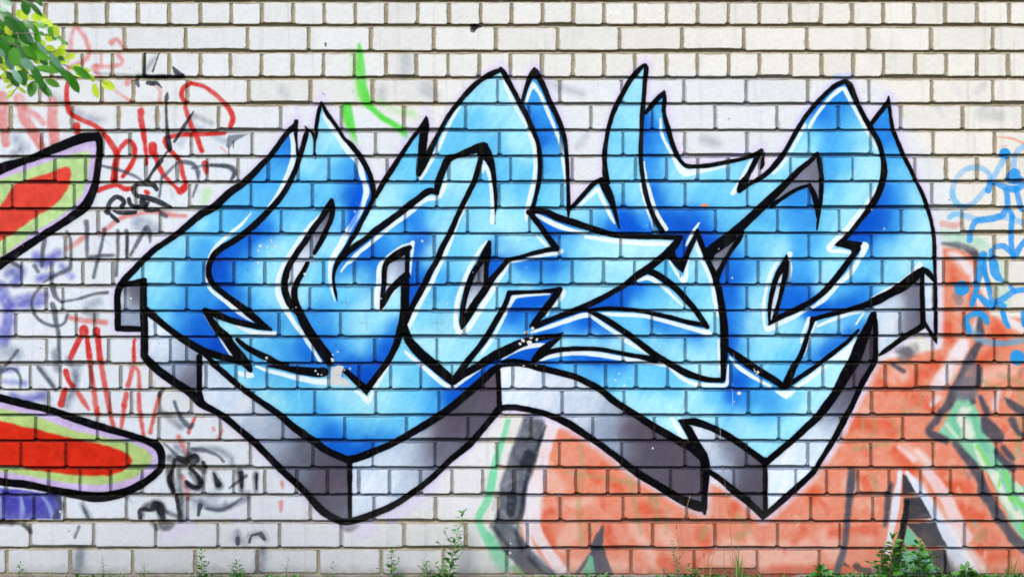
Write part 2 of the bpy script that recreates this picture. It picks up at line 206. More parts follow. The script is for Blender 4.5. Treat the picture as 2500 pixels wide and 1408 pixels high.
# colour samples sprayed inside the outlines: b = blue scale 0 pale .. 6 deep, g = grey scale 0 white .. 4 dark
BLUES = """700,345,4 690,370,3.5 660,400,3 640,430,3 680,420,2.5 600,460,2.5 640,480,2.5 560,490,2.5 560,530,2.5 520,520,2 600,510,2.5 480,545,1 470,560,2 530,560,2.5 440,590,1 430,630,1.3 480,600,2.5 500,600,3 540,590,2 390,640,1 370,670,.8 400,690,1.3 430,650,1.5 470,650,3 490,680,3 380,720,1.3 420,720,2 460,720,3 480,740,3.5 520,730,3.2 560,760,4 390,750,2 440,760,3.5 400,780,1.5 430,790,3 480,790,4.5 450,810,4 490,830,5 480,815,5 530,850,5.6 560,865,5.6 510,860,5.5 540,840,5.2 500,800,4.5 545,752,4.5
750,400,1 760,360,.8 780,300,1 790,340,.7 820,380,1.5 830,350,.8 740,450,2.2 760,480,2.3 800,450,2 780,420,1.5 830,430,2.6 850,400,3 860,430,3.5 880,440,4.5 870,470,4.8 865,500,5 860,540,5 850,560,4.2 835,540,1.8 820,520,2 830,580,1 720,480,2.2 700,500,2.3 690,530,2.5 650,560,4 620,570,4.8 600,580,4.5 700,560,1.8 740,530,2 720,560,1.5 560,610,5 530,640,5.5 540,670,5.3 560,600,4.5 600,620,3.5 600,680,2.5 580,660,3 640,610,1.8 640,660,1 660,620,1 690,600,1 650,690,1 660,720,1 620,710,2 550,700,4.8 580,730,4.2 600,740,3 640,740,2 670,740,1 630,770,3.5 650,790,3.5 680,790,2.5 660,770,3 700,820,2.2 690,850,3 640,840,2.5 620,840,1.5 660,870,2.2 700,870,3 740,860,4.5 740,840,4 720,880,3.5 575,768,5 590,775,5 560,800,.8 600,820,1 580,835,1 640,830,2
800,600,1 790,640,2 760,660,1.5 740,700,1 735,730,.5 760,740,2 780,700,2 800,680,2.3 840,720,2 860,690,1.3 880,660,2 850,650,3.3 870,640,4.3 900,640,4 900,610,4.5 930,590,3.5 960,570,2.5 990,560,3 1010,540,4 1020,520,3.5 1050,505,2 1080,500,1.5 1110,490,1 1100,520,1 1060,540,1.5 1090,560,.6 1070,580,.5 1040,580,4.5 1020,600,5 1010,640,5 1005,680,5 1040,640,1.5 1050,610,.5 1025,660,4 1000,720,5 930,520,.5 960,500,1 950,480,.5 980,460,1 1000,440,2 990,400,2 1005,370,2 940,540,.5 1000,480,2.3 1040,450,2.5 1060,430,2 880,590,.5 900,560,.5 1010,345,2 1030,450,2
840,780,2 880,760,.8 920,780,1 940,760,1 960,720,.5 790,780,3 770,760,3.5 760,770,3.5 800,800,3.5 830,740,2.5 830,800,2 850,790,.6 880,800,.5 930,800,1.3 960,800,3.5 960,830,4.5 940,850,5 920,880,5.2 890,920,5.5 870,910,5 850,880,4.5 820,850,4 790,830,4 850,840,2.3 880,840,1.2 900,850,3 830,860,3.5
1190,200,.5 1150,240,1 1200,230,.8 1240,240,.5 1110,290,2 1160,290,2 1200,310,1 1260,290,.8 1280,320,.8 1110,330,2 1080,360,2 1140,340,1.8 1200,340,2.3 1260,350,.7 1280,380,1 1230,390,2 1250,420,1.8 1290,420,2 1080,390,2 1060,410,2 1230,430,2.2 1230,470,1.5 1270,460,2 1280,480,2 1240,500,1 1230,540,.5 1180,560,1 1270,540,1 1300,580,1.3 1260,570,.8 1220,610,1 1200,600,3 1150,580,1 1110,600,2 1130,560,2 1140,520,1.2 1160,480,2 1150,500,1.5 1180,450,2 1170,520,1 1190,500,1.5 1180,430,2.3 1100,640,2 1120,620,2 1130,640,1 1080,680,3 1060,720,2.2 1090,710,2 1120,680,1.8 1100,740,2 1090,760,1 1060,770,1.5 1040,780,1.5 1030,740,1.5 1080,800,.8 1050,820,.5 1100,830,.5 1140,830,1 1170,800,1 1200,760,1 1190,770,1 1220,720,1 1240,690,2 1220,690,1.5 1030,850,.5 1080,860,.7 1110,890,1 1150,850,.8 1260,680,1.5 1250,660,1.5 1270,650,4.5 1300,645,4.8 1320,640,3.5 1350,650,4.3 1380,640,3.5 1290,670,3 1330,680,2.6 1380,680,2 1280,695,1 1400,660,1.5 1380,590,2 1430,600,1 1400,620,1.5 1460,620,.5 1370,560,3.5 1350,560,4.8 1340,550,4.8 1500,610,.5 1560,610,.3 1500,640,.5 1540,640,.5 1600,625,.5 1450,650,1 1500,680,1 1430,700,.7 1400,720,1 1380,740,1 1450,720,.8 1360,760,1.5 1340,770,3 1320,780,2 1200,650,5 1215,640,5
1120,400,.3 1140,420,.4 1110,430,.8 1150,400,.6 1120,470,1 1100,500,1.3 1130,450,.7
1270,745,5 1300,740,5 1330,730,4.5 1260,770,4.8 1310,750,4 1280,760,4 1240,800,2.5 1250,780,4.5 1260,800,3 1280,780,3 1230,830,1.5 1210,850,1 1250,820,1.2 1200,860,.8 1195,870,.8
1303,230,3 1310,260,3 1300,290,4.5 1320,290,3.2 1330,330,3.5 1340,370,3 1315,340,5 1350,400,2 1330,410,3 1330,440,2 1360,440,2 1320,480,2 1350,480,2 1370,470,1 1320,505,2 1370,510,1.5 1350,500,1.8 1380,530,1.3 1450,500,1 1420,510,1 1470,520,2 1420,530,1.3 1460,540,3 1490,555,4.5 1440,540,1.5 1400,520,1
1560,190,.8 1530,230,.8 1540,270,1 1520,260,1 1500,300,1.3 1530,310,1.5 1550,300,.8 1510,340,1.8 1490,360,1.5 1530,370,1.5 1500,400,1.3 1530,420,1.3 1520,460,1.5 1550,460,1.2 1510,490,2 1540,490,1.3 1520,520,5 1540,530,5.3 1550,550,5.3 1530,560,5.3 1570,530,3 1580,555,3.5 1515,510,4 1560,500,1.3 1590,565,3
1580,290,4.5 1585,310,4.8 1595,260,2.5 1610,280,2 1580,340,4.5 1600,330,3 1605,360,2.5 1590,370,4 1590,400,3.5 1600,430,2.5 1585,430,3.5 1630,400,1.3 1620,440,1.3 1650,430,.8 1680,440,.8 1720,430,1 1770,420,1.2 1790,420,1.5 1600,460,4.5 1595,470,5 1620,460,2.5 1650,460,1.8 1610,490,4 1640,490,2 1670,490,1.5 1700,460,2 1740,450,2 1770,450,1.8 1720,490,2 1780,490,1.8 1810,490,1.8 1850,460,1.5 1840,480,1.5 1870,450,1 1900,430,1.2 1920,410,1.2 1900,450,1.5 1930,395,1 1830,510,1.5 1790,520,2 1750,520,2 1720,530,4 1680,520,4.5 1640,520,4.8 1630,540,5.3 1660,550,5.5 1700,545,5 1725,560,5 1690,575,5 1650,575,4.5 1640,610,5.2 1655,620,5.2 1740,545,3 1770,540,2 1760,560,2 1730,590,5.5 1740,580,5 1670,600,5 1720,600,5.4
1960,340,1.2 1980,320,2 2010,280,4 2000,310,3.5 2040,250,3.5 2050,290,3.2 2070,300,2.5 2080,320,1.5 2100,330,1 2030,340,3 2030,360,2.8 2060,350,2.2 2100,370,.6 2110,420,.4 2060,400,2 2030,400,3 2020,430,2.8 2060,440,1.2 2090,440,.8 2110,460,.6 2050,470,1.8 2080,490,1 2030,490,1.6 2020,520,2 2060,530,1 2070,520,.5 2020,560,1.8 2040,560,.6 2020,590,1.5 1960,370,1 1940,390,1 1990,330,1.5
1960,490,3.5 1940,500,3.5 1970,480,3.5 1920,520,3 1900,520,2 1940,540,3 1970,540,3.3 1980,510,3 1880,540,2.5 1860,560,2 1900,560,1.8 1840,580,2 1840,610,2 1830,625,2 1870,600,1.5 1900,600,1.2 1950,580,3 1970,600,3 1940,620,3 1990,580,2.5 1910,610,.5 1850,640,3.5 1810,640,4 1790,650,4.2 1800,680,4.5 1830,670,3.3 1850,690,1 1860,650,.8 1880,640,.8 1870,680,.6 1840,720,.8 1850,750,.6 1820,700,2.3 1780,710,4.8 1790,740,5 1770,680,4.8 1765,660,5 1800,750,3 1830,790,.8 1790,780,3.5 1780,790,5 1785,820,5 1780,840,5 1800,800,2.5 1820,830,1.2 1850,820,.8 1860,860,1.2 1810,850,2.5 1830,870,1.5 1880,840,1 1900,880,2 1930,860,2 1870,890,1.5 1900,910,2.3 1920,890,2.5 1940,840,1.5 1920,810,1 1900,820,.8 1950,800,1.8 1940,790,1 1940,680,3 1970,660,3 1990,640,2 1940,710,4.3 1950,730,5 1930,750,4.8 1930,730,4.6 1970,710,4.5 1970,690,3.5 2010,680,.6 2020,650,.6 2040,640,1 2000,700,.8 1990,620,2 1960,640,3 1920,760,4.5
2168,290,3.3 2160,310,3.8 2165,340,4 2175,370,3 2185,380,2.5 2180,400,2.5 2200,420,1.5 2185,430,2 2190,460,3.2 2170,460,4.5 2155,490,4.8 2180,490,4 2200,480,2.5 2220,470,1 2240,500,.7 2140,520,5 2160,530,5 2120,540,5.3 2150,550,5.3 2180,540,3 2190,520,3 2220,530,1.3 2250,540,.4 2220,560,1.2 2170,560,4 2100,565,5.3 2110,585,5.3 2160,585,2.5 2200,590,1.2 2250,590,.3 2260,560,.4 2140,610,2.5 2120,610,3.5 2160,610,1.3 2200,610,.8 2260,620,.5 2110,650,2 2140,670,2 2090,670,2 2170,640,1.3 2180,670,1.3 2220,650,.6 2210,640,.5 2265,640,1.2 2260,650,1 2150,690,1 2160,700,1.3 2090,700,3 2060,710,2.5 2100,720,4 2120,700,3.5 2050,740,4.8 2080,740,4.8 2020,750,4.5 2000,755,5 2030,720,2 1980,770,5 2000,820,1 2040,800,1 2050,800,1 2080,790,1.5 2090,780,2.5 2110,770,.8 2060,820,4.2 2100,790,4.5 2075,810,5 2040,830,5 2020,850,4.5 2010,860,5 1990,880,4.5 2030,810,2 1990,850,2 1980,870,2.5 1960,890,2.5 1960,910,3 1995,830,1
1480,780,2 1500,775,2 1530,790,2 1560,790,2 1540,800,2 1580,810,2 1600,790,4 1620,800,4 1650,810,3.5 1700,820,4.5 1610,820,2 1650,830,1.5 1600,830,1 1640,850,1 1700,840,1.5 1730,830,1.5 1740,860,1 1700,870,.6 1660,870,.8 1740,900,.4 1710,900,.4 1745,780,1 1740,810,1 1610,650,2 1620,660,2 1640,660,2.3 1660,700,2.3 1690,690,1 1700,640,1 1710,670,1 1720,700,1.5 1700,720,2 1730,740,1.2 1740,760,1 1700,650,.8 1510,720,5 1530,710,5 1520,735,5 1560,700,4.5 1560,720,3.5 1590,710,2.5 1610,730,2 1580,740,2 1640,740,1.5 1640,760,1 1550,740,2 1480,738,5 1490,745,5 1690,770,.8 1670,750,1 1620,755,1.5
1350,810,4.2 1400,800,4 1420,790,5 1440,785,5 1390,815,3 1460,800,4 1480,815,4.8 1450,820,2 1330,815,4.3 1490,825,1 1400,835,1 1450,835,.3 1530,850,.8 1500,840,.6 1380,840,.6 1540,855,1.5 1365,835,.5 1270,865,5 1290,860,5.2 1250,872,5 1300,850,5 1350,880,4 1400,875,5 1450,875,5 1500,885,4.8 1380,900,2.3 1400,910,2 1440,910,2.5 1480,930,2 1500,900,2.5 1530,930,2 1590,910,2 1570,920,2 1620,930,2.2 1650,940,1.8 1580,940,1.8 1530,970,.8 1600,980,.6 1640,1000,.6 1560,990,.6 1700,980,1 1740,970,2 1680,1000,.8 1690,960,.8 1780,960,4.3 1785,975,4.8 1790,920,4.8 1800,935,5 1785,900,3.5 1780,1000,2.3 1760,990,1.8 1820,980,3.5 1850,970,3 1880,980,3 1900,1000,2.5 1840,1000,2.2 1950,970,1.5 1960,1000,.8 1920,990,2.2 1740,1010,1 1800,1020,1 1820,1050,.8 1850,1080,.7 1900,1050,1 1870,1100,1 1940,1030,1 1720,1020,.6 1640,1040,.4 1660,1060,.3 1625,1035,.5 1980,960,.8 2000,930,.5 2020,900,.5 2040,900,.3 1980,1000,.3 1930,1020,.8 2000,970,.5 1850,955,3 1750,950,2
560,900,1.8 540,895,1.5 590,930,1 620,930,2.2 640,900,2.5 700,930,2.3 680,940,2 750,940,2.3 780,940,1 650,980,.8 680,990,1 640,970,.8 720,970,2.2 760,970,2.3 800,980,1.8 830,960,.8 840,1000,1.2 780,1000,3 880,990,.8 900,1000,.6 930,970,.6 930,1000,1 960,970,1.3 990,960,2 1000,920,2 960,930,1 980,900,1.5 1020,900,2 1030,940,2 1070,950,2.3 1080,960,4.5 1100,965,5.3 1110,970,5 1060,980,2.5 1050,1000,3 1030,1000,2 1000,1000,1.2 720,1010,2 740,1030,1.8 770,1040,3 800,1060,4.3 780,1060,4 840,1050,3 760,1050,2.5 830,1070,4.5 860,1030,2.2 900,1040,2 950,1040,2 990,1030,2 1000,1040,1.8 870,1070,3 920,1070,3 950,1065,3.5 840,1090,5 870,1100,5.2 900,1085,5.2 810,1085,5 1150,930,5.3 1165,905,5.2 1180,895,4.5 1000,880,1.5 960,940,1"""
GREYS = """325,720,3.5 330,700,3.7 320,780,2 330,770,2 300,730,0 365,790,0 375,800,0 370,850,.3 400,840,0 420,860,.6 400,870,.6 440,860,1.5 460,880,2 430,900,1.8 455,920,3 470,900,2.8 470,940,3 415,905,1.3
505,930,.4 520,950,.4 495,900,.8 550,970,.4 520,990,.5 590,990,.6 500,970,.2 560,1020,.6 600,1030,1.2 640,1030,1.3 620,1060,1.4 680,1040,1.7 700,1060,2.2 680,1080,2 660,1090,1.6 700,1110,2.6 740,1090,3.2 720,1130,3 750,1120,3.6 780,1130,3.8 820,1140,4 800,1170,4 760,1160,3.6 830,1180,3.8 740,1155,2.5 780,1200,3.8 830,1220,3.6 840,1250,3 800,1230,3.6 770,1190,3.8
870,1150,.3 900,1170,0 940,1160,.2 880,1220,.3 900,1230,.4 960,1200,.6 950,1180,.2 990,1180,1 1000,1150,1 960,1120,.4 1020,1140,1.6 1010,1110,1.5 930,1110,.5 990,1100,1 1040,1120,2.5 1070,1100,3.2 1040,1080,3 1020,1080,2 1030,1070,1.5 1080,1060,3.8 1060,1090,3.5 1110,1050,4 1130,1020,4 1100,1090,3 1130,1070,3.6 1160,1000,3.6 1180,980,3.8 1150,980,4 1190,950,4 1200,930,4 1180,1030,3.8 1000,1075,.8
1235,910,0 1240,930,0 1280,910,0 1280,935,.2 1300,960,.4 1260,970,0 1250,985,0 1340,930,.4 1350,950,.5 1370,940,.6 1330,980,.5 1400,950,.6 1400,980,.7 1440,980,.8 1400,1000,.8 1450,1000,1 1420,1030,1 1480,1000,1.5 1480,1030,2 1450,1050,1.8 1490,1070,2.3 1470,1060,1.8 1520,1020,3 1500,1010,1.5 1540,1040,4 1520,1060,3.5 1560,1060,4 1530,1100,3 1500,1090,1.8 1600,1080,4 1580,1110,3.9 1640,1110,4 1560,1130,3.7 1620,1150,3.9 1660,1120,4 1680,1150,4 1600,1150,3.8 1640,1180,4 1680,1190,4 1700,1200,4 1700,1220,3.8 1650,1160,4 1380,1010,.9
1700,1055,.2 1720,1060,.6 1740,1060,.8 1730,1080,1 1760,1075,3 1740,1100,1 1750,1120,1.2 1780,1110,2 1800,1110,3.5 1810,1130,3.5 1770,1140,1.5 1740,1140,1 1780,1160,2 1810,1160,3.8 1840,1150,4 1820,1190,4 1850,1190,4 1850,1220,3.7 1785,1095,3
1890,1140,.2 1900,1170,0 1920,1130,0 1890,1200,0 1880,1230,0 1940,1110,0 1930,1160,0 1960,1100,.2 1980,1110,.2 1960,1160,0 1970,1140,0 1990,1060,.4 2010,1060,.8 2030,1040,1 1970,1080,.3 2000,1090,.2 2030,1010,2.5 2040,990,3 2050,1000,3 2020,1020,1.8 2070,960,3.5 2080,940,4 2090,920,4 2100,900,4 2115,880,4 2120,850,4 2128,820,4 2125,790,3.5
2240,700,3 2230,720,3 2220,735,2.8 2190,740,1 2180,745,.8 2160,755,.8 2160,770,0 2180,790,0 2190,770,0 2170,810,.3 2160,830,.6 2185,820,.5 2150,840,.5 2215,770,3.2 2225,790,3.2 2240,775,3.5 2210,800,3 2265,700,0 2268,740,.2 2266,770,.8 2272,720,0 2275,790,1.3 2262,680,0 1897,715,.2 1893,750,0 1905,680,.5 1745,640,3.2 1765,615,3 1745,655,2 1980,410,3 1960,430,2.5 1985,430,3.2 1985,455,2.5
803,540,3 797,525,4 783,560,2 775,575,3 765,590,1.8 745,615,1 735,630,.6 722,650,.4 712,670,.2 708,700,.1 712,725,.2 955,650,1.3 975,640,2.5 980,655,2 960,670,1 950,690,.6 942,705,.4 945,660,1 1175,650,3 1176,680,3 1160,680,3 1150,700,2 1165,700,1.5 1155,720,.8 1145,740,.3 1140,755,0"""
# free tags round the piece: colour r g b ; alpha ; softness ; strokes
TAGS = [
("buff", (226,234,245), .55, 30, "poly", """-400,330 300,300 560,300 760,250 1000,300 1020,440 900,560 400,720 300,900 480,1000 640,1110 760,1215 700,1262 300,1262 -400,1262
1100,470 1200,200 1700,180 2150,200 2350,500 2330,640 2200,640 1300,600"""),
("buff warm", (236,232,240), .5, 22, "poly", """990,1240 1170,1060 1230,1040 1200,1200 1150,1262
-400,1276 540,1276 540,1335 -400,1335
560,1210 760,1212 840,1290 900,1335 560,1335"""),
("blue scribble", (66,68,180), .7, 14, "s", """0,700,26 20,760,22 8,830,26
30,735,16 70,728,20 110,720,12
20,748,10 80,742,14 105,738,8
90,625,18 110,640,22 140,618,16
20,668,16 50,660,22 35,690,18
95,680,14 130,672,10
30,965,14 60,975,18 105,965,14
0,905,8 40,900,6
10,930,5 60,935,8
150,650,9 175,675,8"""),
("grey patch", (100,118,150), .5, 18, "s", """40,340,16 60,362,14
20,655,16 45,670,12
0,855,30 40,862,24
340,545,30 380,560,22
215,745,14 240,735,12
100,955,14 112,975,18
190,890,14 180,940,12 165,990,10
550,345,8 470,305,4
440,350,8 470,290,4
130,230,5 200,285,20 250,292,12"""),
("blue block", (45,42,165), .92, 4, "poly", """-260,1160 60,1196 130,1204 150,1208 148,1266 -260,1266"""),
("blue block light", (200,225,245), .6, 6, "s", """-4,1196,8 4,1262,9
50,1206,5 54,1240,10 52,1262,8
100,1206,5 118,1232,8 128,1262,10
0,1185,8 12,1190,6"""),
("faded red", (222,84,76), .68, 7, "s", """172,118,9 174,88,9 185,68,9 203,86,10 216,116,9 214,138,9 196,154,9 168,166,12
272,104,12 285,96,8 302,118,6 318,124,4
288,135,8 298,150,8 288,160,8 265,163,8 236,160,8
232,166,17 244,188,6
246,135,5 247,165,6
313,198,14 310,203,12
375,205,5 390,222,6 389,250,7
270,215,4 320,248,7
345,262,6 346,275,14
45,240,22 62,292,22 88,335,20 110,378,14
128,246,20 128,300,22 134,348,20
4,236,24 8,300,20 14,350,16
60,262,12 90,284,12 105,300,10
170,775,9 212,782,10 258,786,10
246,570,9 295,532,8 345,520,7 388,516,8
395,520,10 432,526,8 452,527,7
210,575,8 186,592,10 166,606,9
435,1065,9 455,1110,9 448,1128,10
540,360,2 552,372,2
688,1175,6 690,1190,4
686,1225,8 685,1245,5
445,1160,7 455,1190,10 458,1215,8
520,1043,6 521,1048,6
543,1050,5 530,1070,6"""),
("red", (212,28,22), .95, 4, "s", """166,196,8 162,225,10 164,252,11 170,275,10 196,291,9 230,306,9 252,322,10
186,308,16 187,322,12
343,272,14 343,288,12 347,310,11 352,340,9 356,375,7 357,400,6
465,204,9 448,213,9 443,232,10 452,252,9
466,203,8 500,212,8 536,240,9 560,268,11 568,290,11 562,308,9
452,262,8 466,305,10 480,335,11 492,368,10
403,338,8 440,329,9 500,327,9 548,325,7
255,330,10 272,352,12 284,376,12 281,405,13 278,440,15
285,374,9 303,350,9 317,345,9 328,360,10 326,388,9 313,412,10 300,430,8
372,356,17 372,370,17
378,378,12 386,402,9 398,425,9 414,443,8 432,460,8 440,466,14 449,458,13 452,452,8
402,345,10 412,364,9 430,382,9 441,398,8 446,425,9 453,446,8
290,453,7 304,460,10 322,460,9
240,464,10 262,456,9 285,452,6
500,400,13 502,414,10 503,424,4
355,467,7 359,470,10
204,804,19 205,812,18
235,806,15 236,815,14
196,822,10 184,846,11 172,872,11
160,905,11 168,930,9 178,942,10
158,950,10 149,985,14
212,825,9 218,868,11
238,822,12 244,878,11
333,832,0 327,832,6 327,880,8"""),
("red soft", (218,58,50), .85, 5, "s", """218,868,11 222,905,9 229,955,10 235,1000,10 240,1010,8
245,878,11 253,925,9 260,965,10 268,1005,9 276,1038,9
312,940,9 322,905,9 325,895,8 337,905,8 340,945,8
303,988,11 308,960,9
296,1042,8 303,990,8
338,960,8 341,1005,9 350,1062,7
190,958,9 204,980,9 216,998,6
390,962,9 380,995,7 366,1055,8
475,1020,5 465,1040,6 460,1055,5
235,1010,10 238,995,8"""),
("grey tag", (62,70,84), .82, 5, "s", """210,542,11 212,560,9 212,620,7 218,627,7 245,624,6 276,622,6
255,560,7 247,600,6 240,625,6 228,676,7
287,564,7 287,610,6 284,672,6
308,563,7 310,575,6 309,622,5
358,557,12 365,572,8 366,590,5
352,562,8 335,592,7 318,622,6
98,700,6 82,720,6 77,745,6 86,770,6 108,788,6 136,795,6 156,788,6 164,768,6
128,700,12 134,722,9 148,736,5
127,742,10 132,760,11 137,790,9 142,812,8 145,880,6
150,736,4 190,729,5 230,717,6 262,713,6
106,688,4 138,670,7 168,656,9 172,640,6 172,588,6 163,565,6
108,583,9 103,625,9 102,648,8
84,648,8 92,662,7
30,640,8 46,650,8
42,855,8 32,868,6 10,895,5 4,902,5
4,908,5 24,898,5 42,906,5 50,925,5 49,945,5
92,895,7 112,920,8 135,950,6
396,522,10 405,528,8
388,965,8 396,950,8
425,980,6 432,1000,6 442,1020,9 462,1040,10 470,1035,6
470,410,5 500,404,5 545,405,6 565,412,8 572,425,8 565,438,5
250,405,5 290,415,5 330,430,5 355,450,5
400,430,5 430,400,4 445,395,7 470,400,8 482,418,9 484,440,4
395,430,4 390,470,4 388,480,4
480,452,4 470,480,4
515,402,6 560,406,7 573,420,8 563,440,5
140,1212,8 150,1235,8 132,1262,8
200,1232,4 215,1262,6
168,1040,4 150,1062,4
600,1160,6 560,1190,4
430,1110,8 412,1092,5 400,1082,4
470,1095,7 500,1098,8 530,1110,5 545,1125,4
505,1240,6 545,1242,7 590,1215,4"""),
("dark tag", (18,20,32), .93, 2.5, "s", """262,512,9 268,494,9 282,481,9 296,484,9 303,494,9 296,505,8
258,516,8 262,520,7
264,516,6 275,528,7 287,539,7
278,515,5 292,519,8 312,519,8 331,518,6
314,486,9 318,498,9 330,505,9 345,502,10 345,490,9 348,488,8 356,501,9
362,494,6 352,508,8 364,514,7 385,512,6
332,450,8 325,462,9 332,476,9 350,481,10 378,489,11 400,498,9 416,504,4
335,451,7 356,450,7 374,452,9 382,462,8
360,440,8 368,425,5 380,408,7 392,392,9 397,384,4 415,362,3
408,228,5 406,240,8 405,250,5 406,290,5 408,318,7 410,340,10 413,358,11 413,368,5
425,346,5 436,328,6 450,306,7 466,282,4 472,272,2
353,130,4 352,180,6 358,186,8 400,187,7 436,187,6 444,184,6
336,186,5 334,200,8 338,210,4
360,202,8 372,204,10 382,203,8 395,215,3
388,130,3 372,175,4
422,165,5 434,180,12 444,184,8
1150,62,6 1160,64,10 1155,72,12
1158,66,12 1175,64,4
794,107,4 795,113,3
786,228,2 791,231,3
436,1118,12 456,1124,14 474,1112,10 482,1120,9 470,1132,12
426,1122,9 418,1150,7 412,1168,9 420,1190,10 424,1200,6
430,1208,8 438,1250,9 440,1264,8
462,1142,7 475,1152,8 488,1172,9 486,1186,9 470,1188,9 455,1176,9
342,1262,8 341,1246,9 352,1241,8 368,1243,7 380,1232,18 392,1238,14 392,1250,12
385,1232,14 398,1262,10
532,1180,13 520,1152,3
588,1154,10 590,1188,6
626,1156,4 626,1192,4
488,1232,9 484,1256,6
496,1128,8 500,1140,7
580,1312,8 580,1326,8
608,1322,4 614,1306,4 628,1302,5
636,1302,10 645,1314,6
1288,840,2 1290,842,2"""),
("grey cast", (105,118,140), .35, 20, "s", """990,140,26 990,178,26
1040,215,30 1060,235,24
930,222,20 935,245,10
2385,225,12 2400,210,10
2400,275,30 2440,285,24
690,220,18 700,235,12
195,1350,26 185,1395,26
640,1350,26 632,1395,26
575,1310,20 600,1325,16
520,1210,20 480,1232,16
1720,340,20 1750,350,16
1430,335,10 1410,360,8
1300,190,10 1420,230,14"""),
("spray blot", (105,112,125), .85, 3, "poly", """557,330 606,327 580,340 566,352 560,364 551,358"""),
("blot drip", (30,34,45), .9, 1.5, "s", """558,360,2 558,382,2
569,345,1.5 569,360,1.5"""),
("green", (88,220,66), .97, 7, "s", """876,108,3 878,130,9 880,165,14 880,195,15 886,225,16 896,250,14 908,264,9 930,284,9 958,302,9 985,322,10 992,334,6
846,262,16 850,290,16 858,322,12 866,352,9"""),
("green soft", (165,228,130), .5, 12, "s", """862,130,16 868,190,16 876,240,16
925,245,12 960,268,12 1000,276,14 1020,290,10
504,470,20 500,490,16"""),
("lavender wisps", (226,214,240), .7, 8, "s", """724,262,8 728,300,8
786,232,16 794,268,8
1040,250,8 1048,290,10
1308,150,6 1318,175,8
1575,142,10 1590,165,8
1222,150,8 1240,180,8
2176,232,8 2185,262,8
1868,355,12 1860,365,10
575,1262,12 570,1270,10
955,1262,26 1010,1225,24 1060,1185,22
905,1290,30 870,1310,16
455,1262,20 420,1300,16
395,1310,12 470,1285,20"""),
("blue haze", (150,190,250), .6, 10, "s", """2020,215,12 2055,192,10
2040,188,10 2078,184,10
1945,300,8 1965,270,8
1595,240,8 1608,228,6
710,310,8 690,325,8
985,345,8 1000,325,8
2300,855,6 2290,870,4
1880,1275,18 1862,1290,14 1890,1300,14"""),
("coral ground", (231,128,94), .94, 10, "poly", """2300,602 2385,612 2392,700 2420,770 2860,790 2860,1440 1240,1440 1262,1340 1290,1180 1330,1040 1400,1045 1738,1178 1862,1232 2060,1030 2140,880 2300,850 2300,700"""),
("coral pale", (240,188,172), .8, 16, "s", """1345,1170,40 1360,1190,36
1400,1290,36 1370,1330,30
1400,1380,30 1540,1380,20
1620,1300,30 1640,1330,26
1760,1345,60 1830,1355,50 1960,1350,60
1550,1290,26 1560,1310,20
2020,1310,40 2040,1350,40
2120,1230,14 2130,1240,18
1330,1240,16 1440,1220,20
2190,900,26 2220,930,20
2110,1000,20 2150,1040,24
2210,1090,20 2250,1120,24
2070,1180,30 2130,1200,30
2470,900,30 2400,920,30
2350,720,20 2340,760,16
2080,1290,30 2120,1310,20
1600,1370,30 1570,1320,20"""),
("coral deep", (222,86,52), .75, 16, "s", """1440,1150,12 1460,1170,16
1345,1245,20 1330,1250,16
1330,1290,20 1350,1330,14
1480,1285,20 1495,1330,20
1500,1180,22 1510,1190,18
1570,1240,26 1600,1250,20
1710,1300,26 1730,1340,20
1790,1240,20 1800,1230,24
1620,1370,30 1660,1390,24
1990,1200,20 1980,1220,20
2030,1300,20 2130,1290,26
2090,1390,18 1890,1390,20
2060,1030,26 2160,1040,30 2180,1050,24
2190,1100,26 2230,1150,20
2300,1150,20 2290,1180,24 2360,1190,24
2350,1240,30 2390,1260,26
2400,1300,20 2430,1320,18
2110,1170,18 2120,1195,24
2220,970,24 2270,990,26
2150,930,20 2160,950,20
2260,900,30 2300,880,20
2330,680,20 2325,660,16
2430,800,30 2450,830,26
2420,860,20 2390,890,16
2440,1120,14 2450,1090,14
2310,800,30 2320,830,20
2240,920,22 2210,950,14
2470,1350,20 2420,1360,20
1960,1290,16 1940,1320,14"""),
("olive drips", (165,160,110), .5, 8, "s", """1416,1090,9 1420,1130,9 1414,1200,8 1414,1270,9 1420,1320,12
1532,1150,9 1540,1180,9 1560,1280,8
1600,1210,12 1606,1270,10
1630,1240,8 1626,1300,8
1720,1290,14 1712,1310,14
1800,1260,10 1830,1290,10 1800,1310,14
2108,1020,8 2106,1045,9
2132,1020,7 2135,1050,7 2122,1070,7
2210,970,5 2205,1000,6 2220,1005,7 2245,985,6 2250,960,5
2180,1025,7 2195,1060,7
2085,1095,10 2120,1090,8 2170,1080,10
2130,1160,10 2140,1190,14
2300,920,10 2400,930,8 2410,945,10 2440,942,8
2440,915,10 2480,930,12 2500,935,10
2490,960,12 2485,1090,14 2478,1110,14
2400,1300,20 2390,1310,20
2405,1220,20 2420,1240,14
1380,1150,6 1560,1180,8"""),
("teal", (128,214,176), .9, 6, "poly", """2338,962 2372,962 2386,1000 2402,1040 2425,1085 2455,1130 2480,1180 2860,1290 2860,1400 2500,1322 2470,1280 2445,1225 2415,1160 2380,1130 2335,1082 2290,1056 2300,1040"""),
("teal light", (228,234,214), .75, 7, "s", """2365,1000,12 2355,1012,10
2345,1020,14 2356,1055,12
2364,1030,14 2372,1060,14
2310,1035,6 2340,1070,5
2418,1148,12 2445,1190,14 2478,1240,14
2450,1215,18 2480,1260,16
2380,1085,6 2400,1130,8
2480,1180,10 2500,1215,14"""),
("teal cream", (232,230,212), .85, 9, "s", """2352,1000,16 2345,1030,20
2350,1036,20 2362,1062,18
2430,1160,16 2462,1215,20 2490,1262,18
2385,1100,12 2402,1132,12"""),
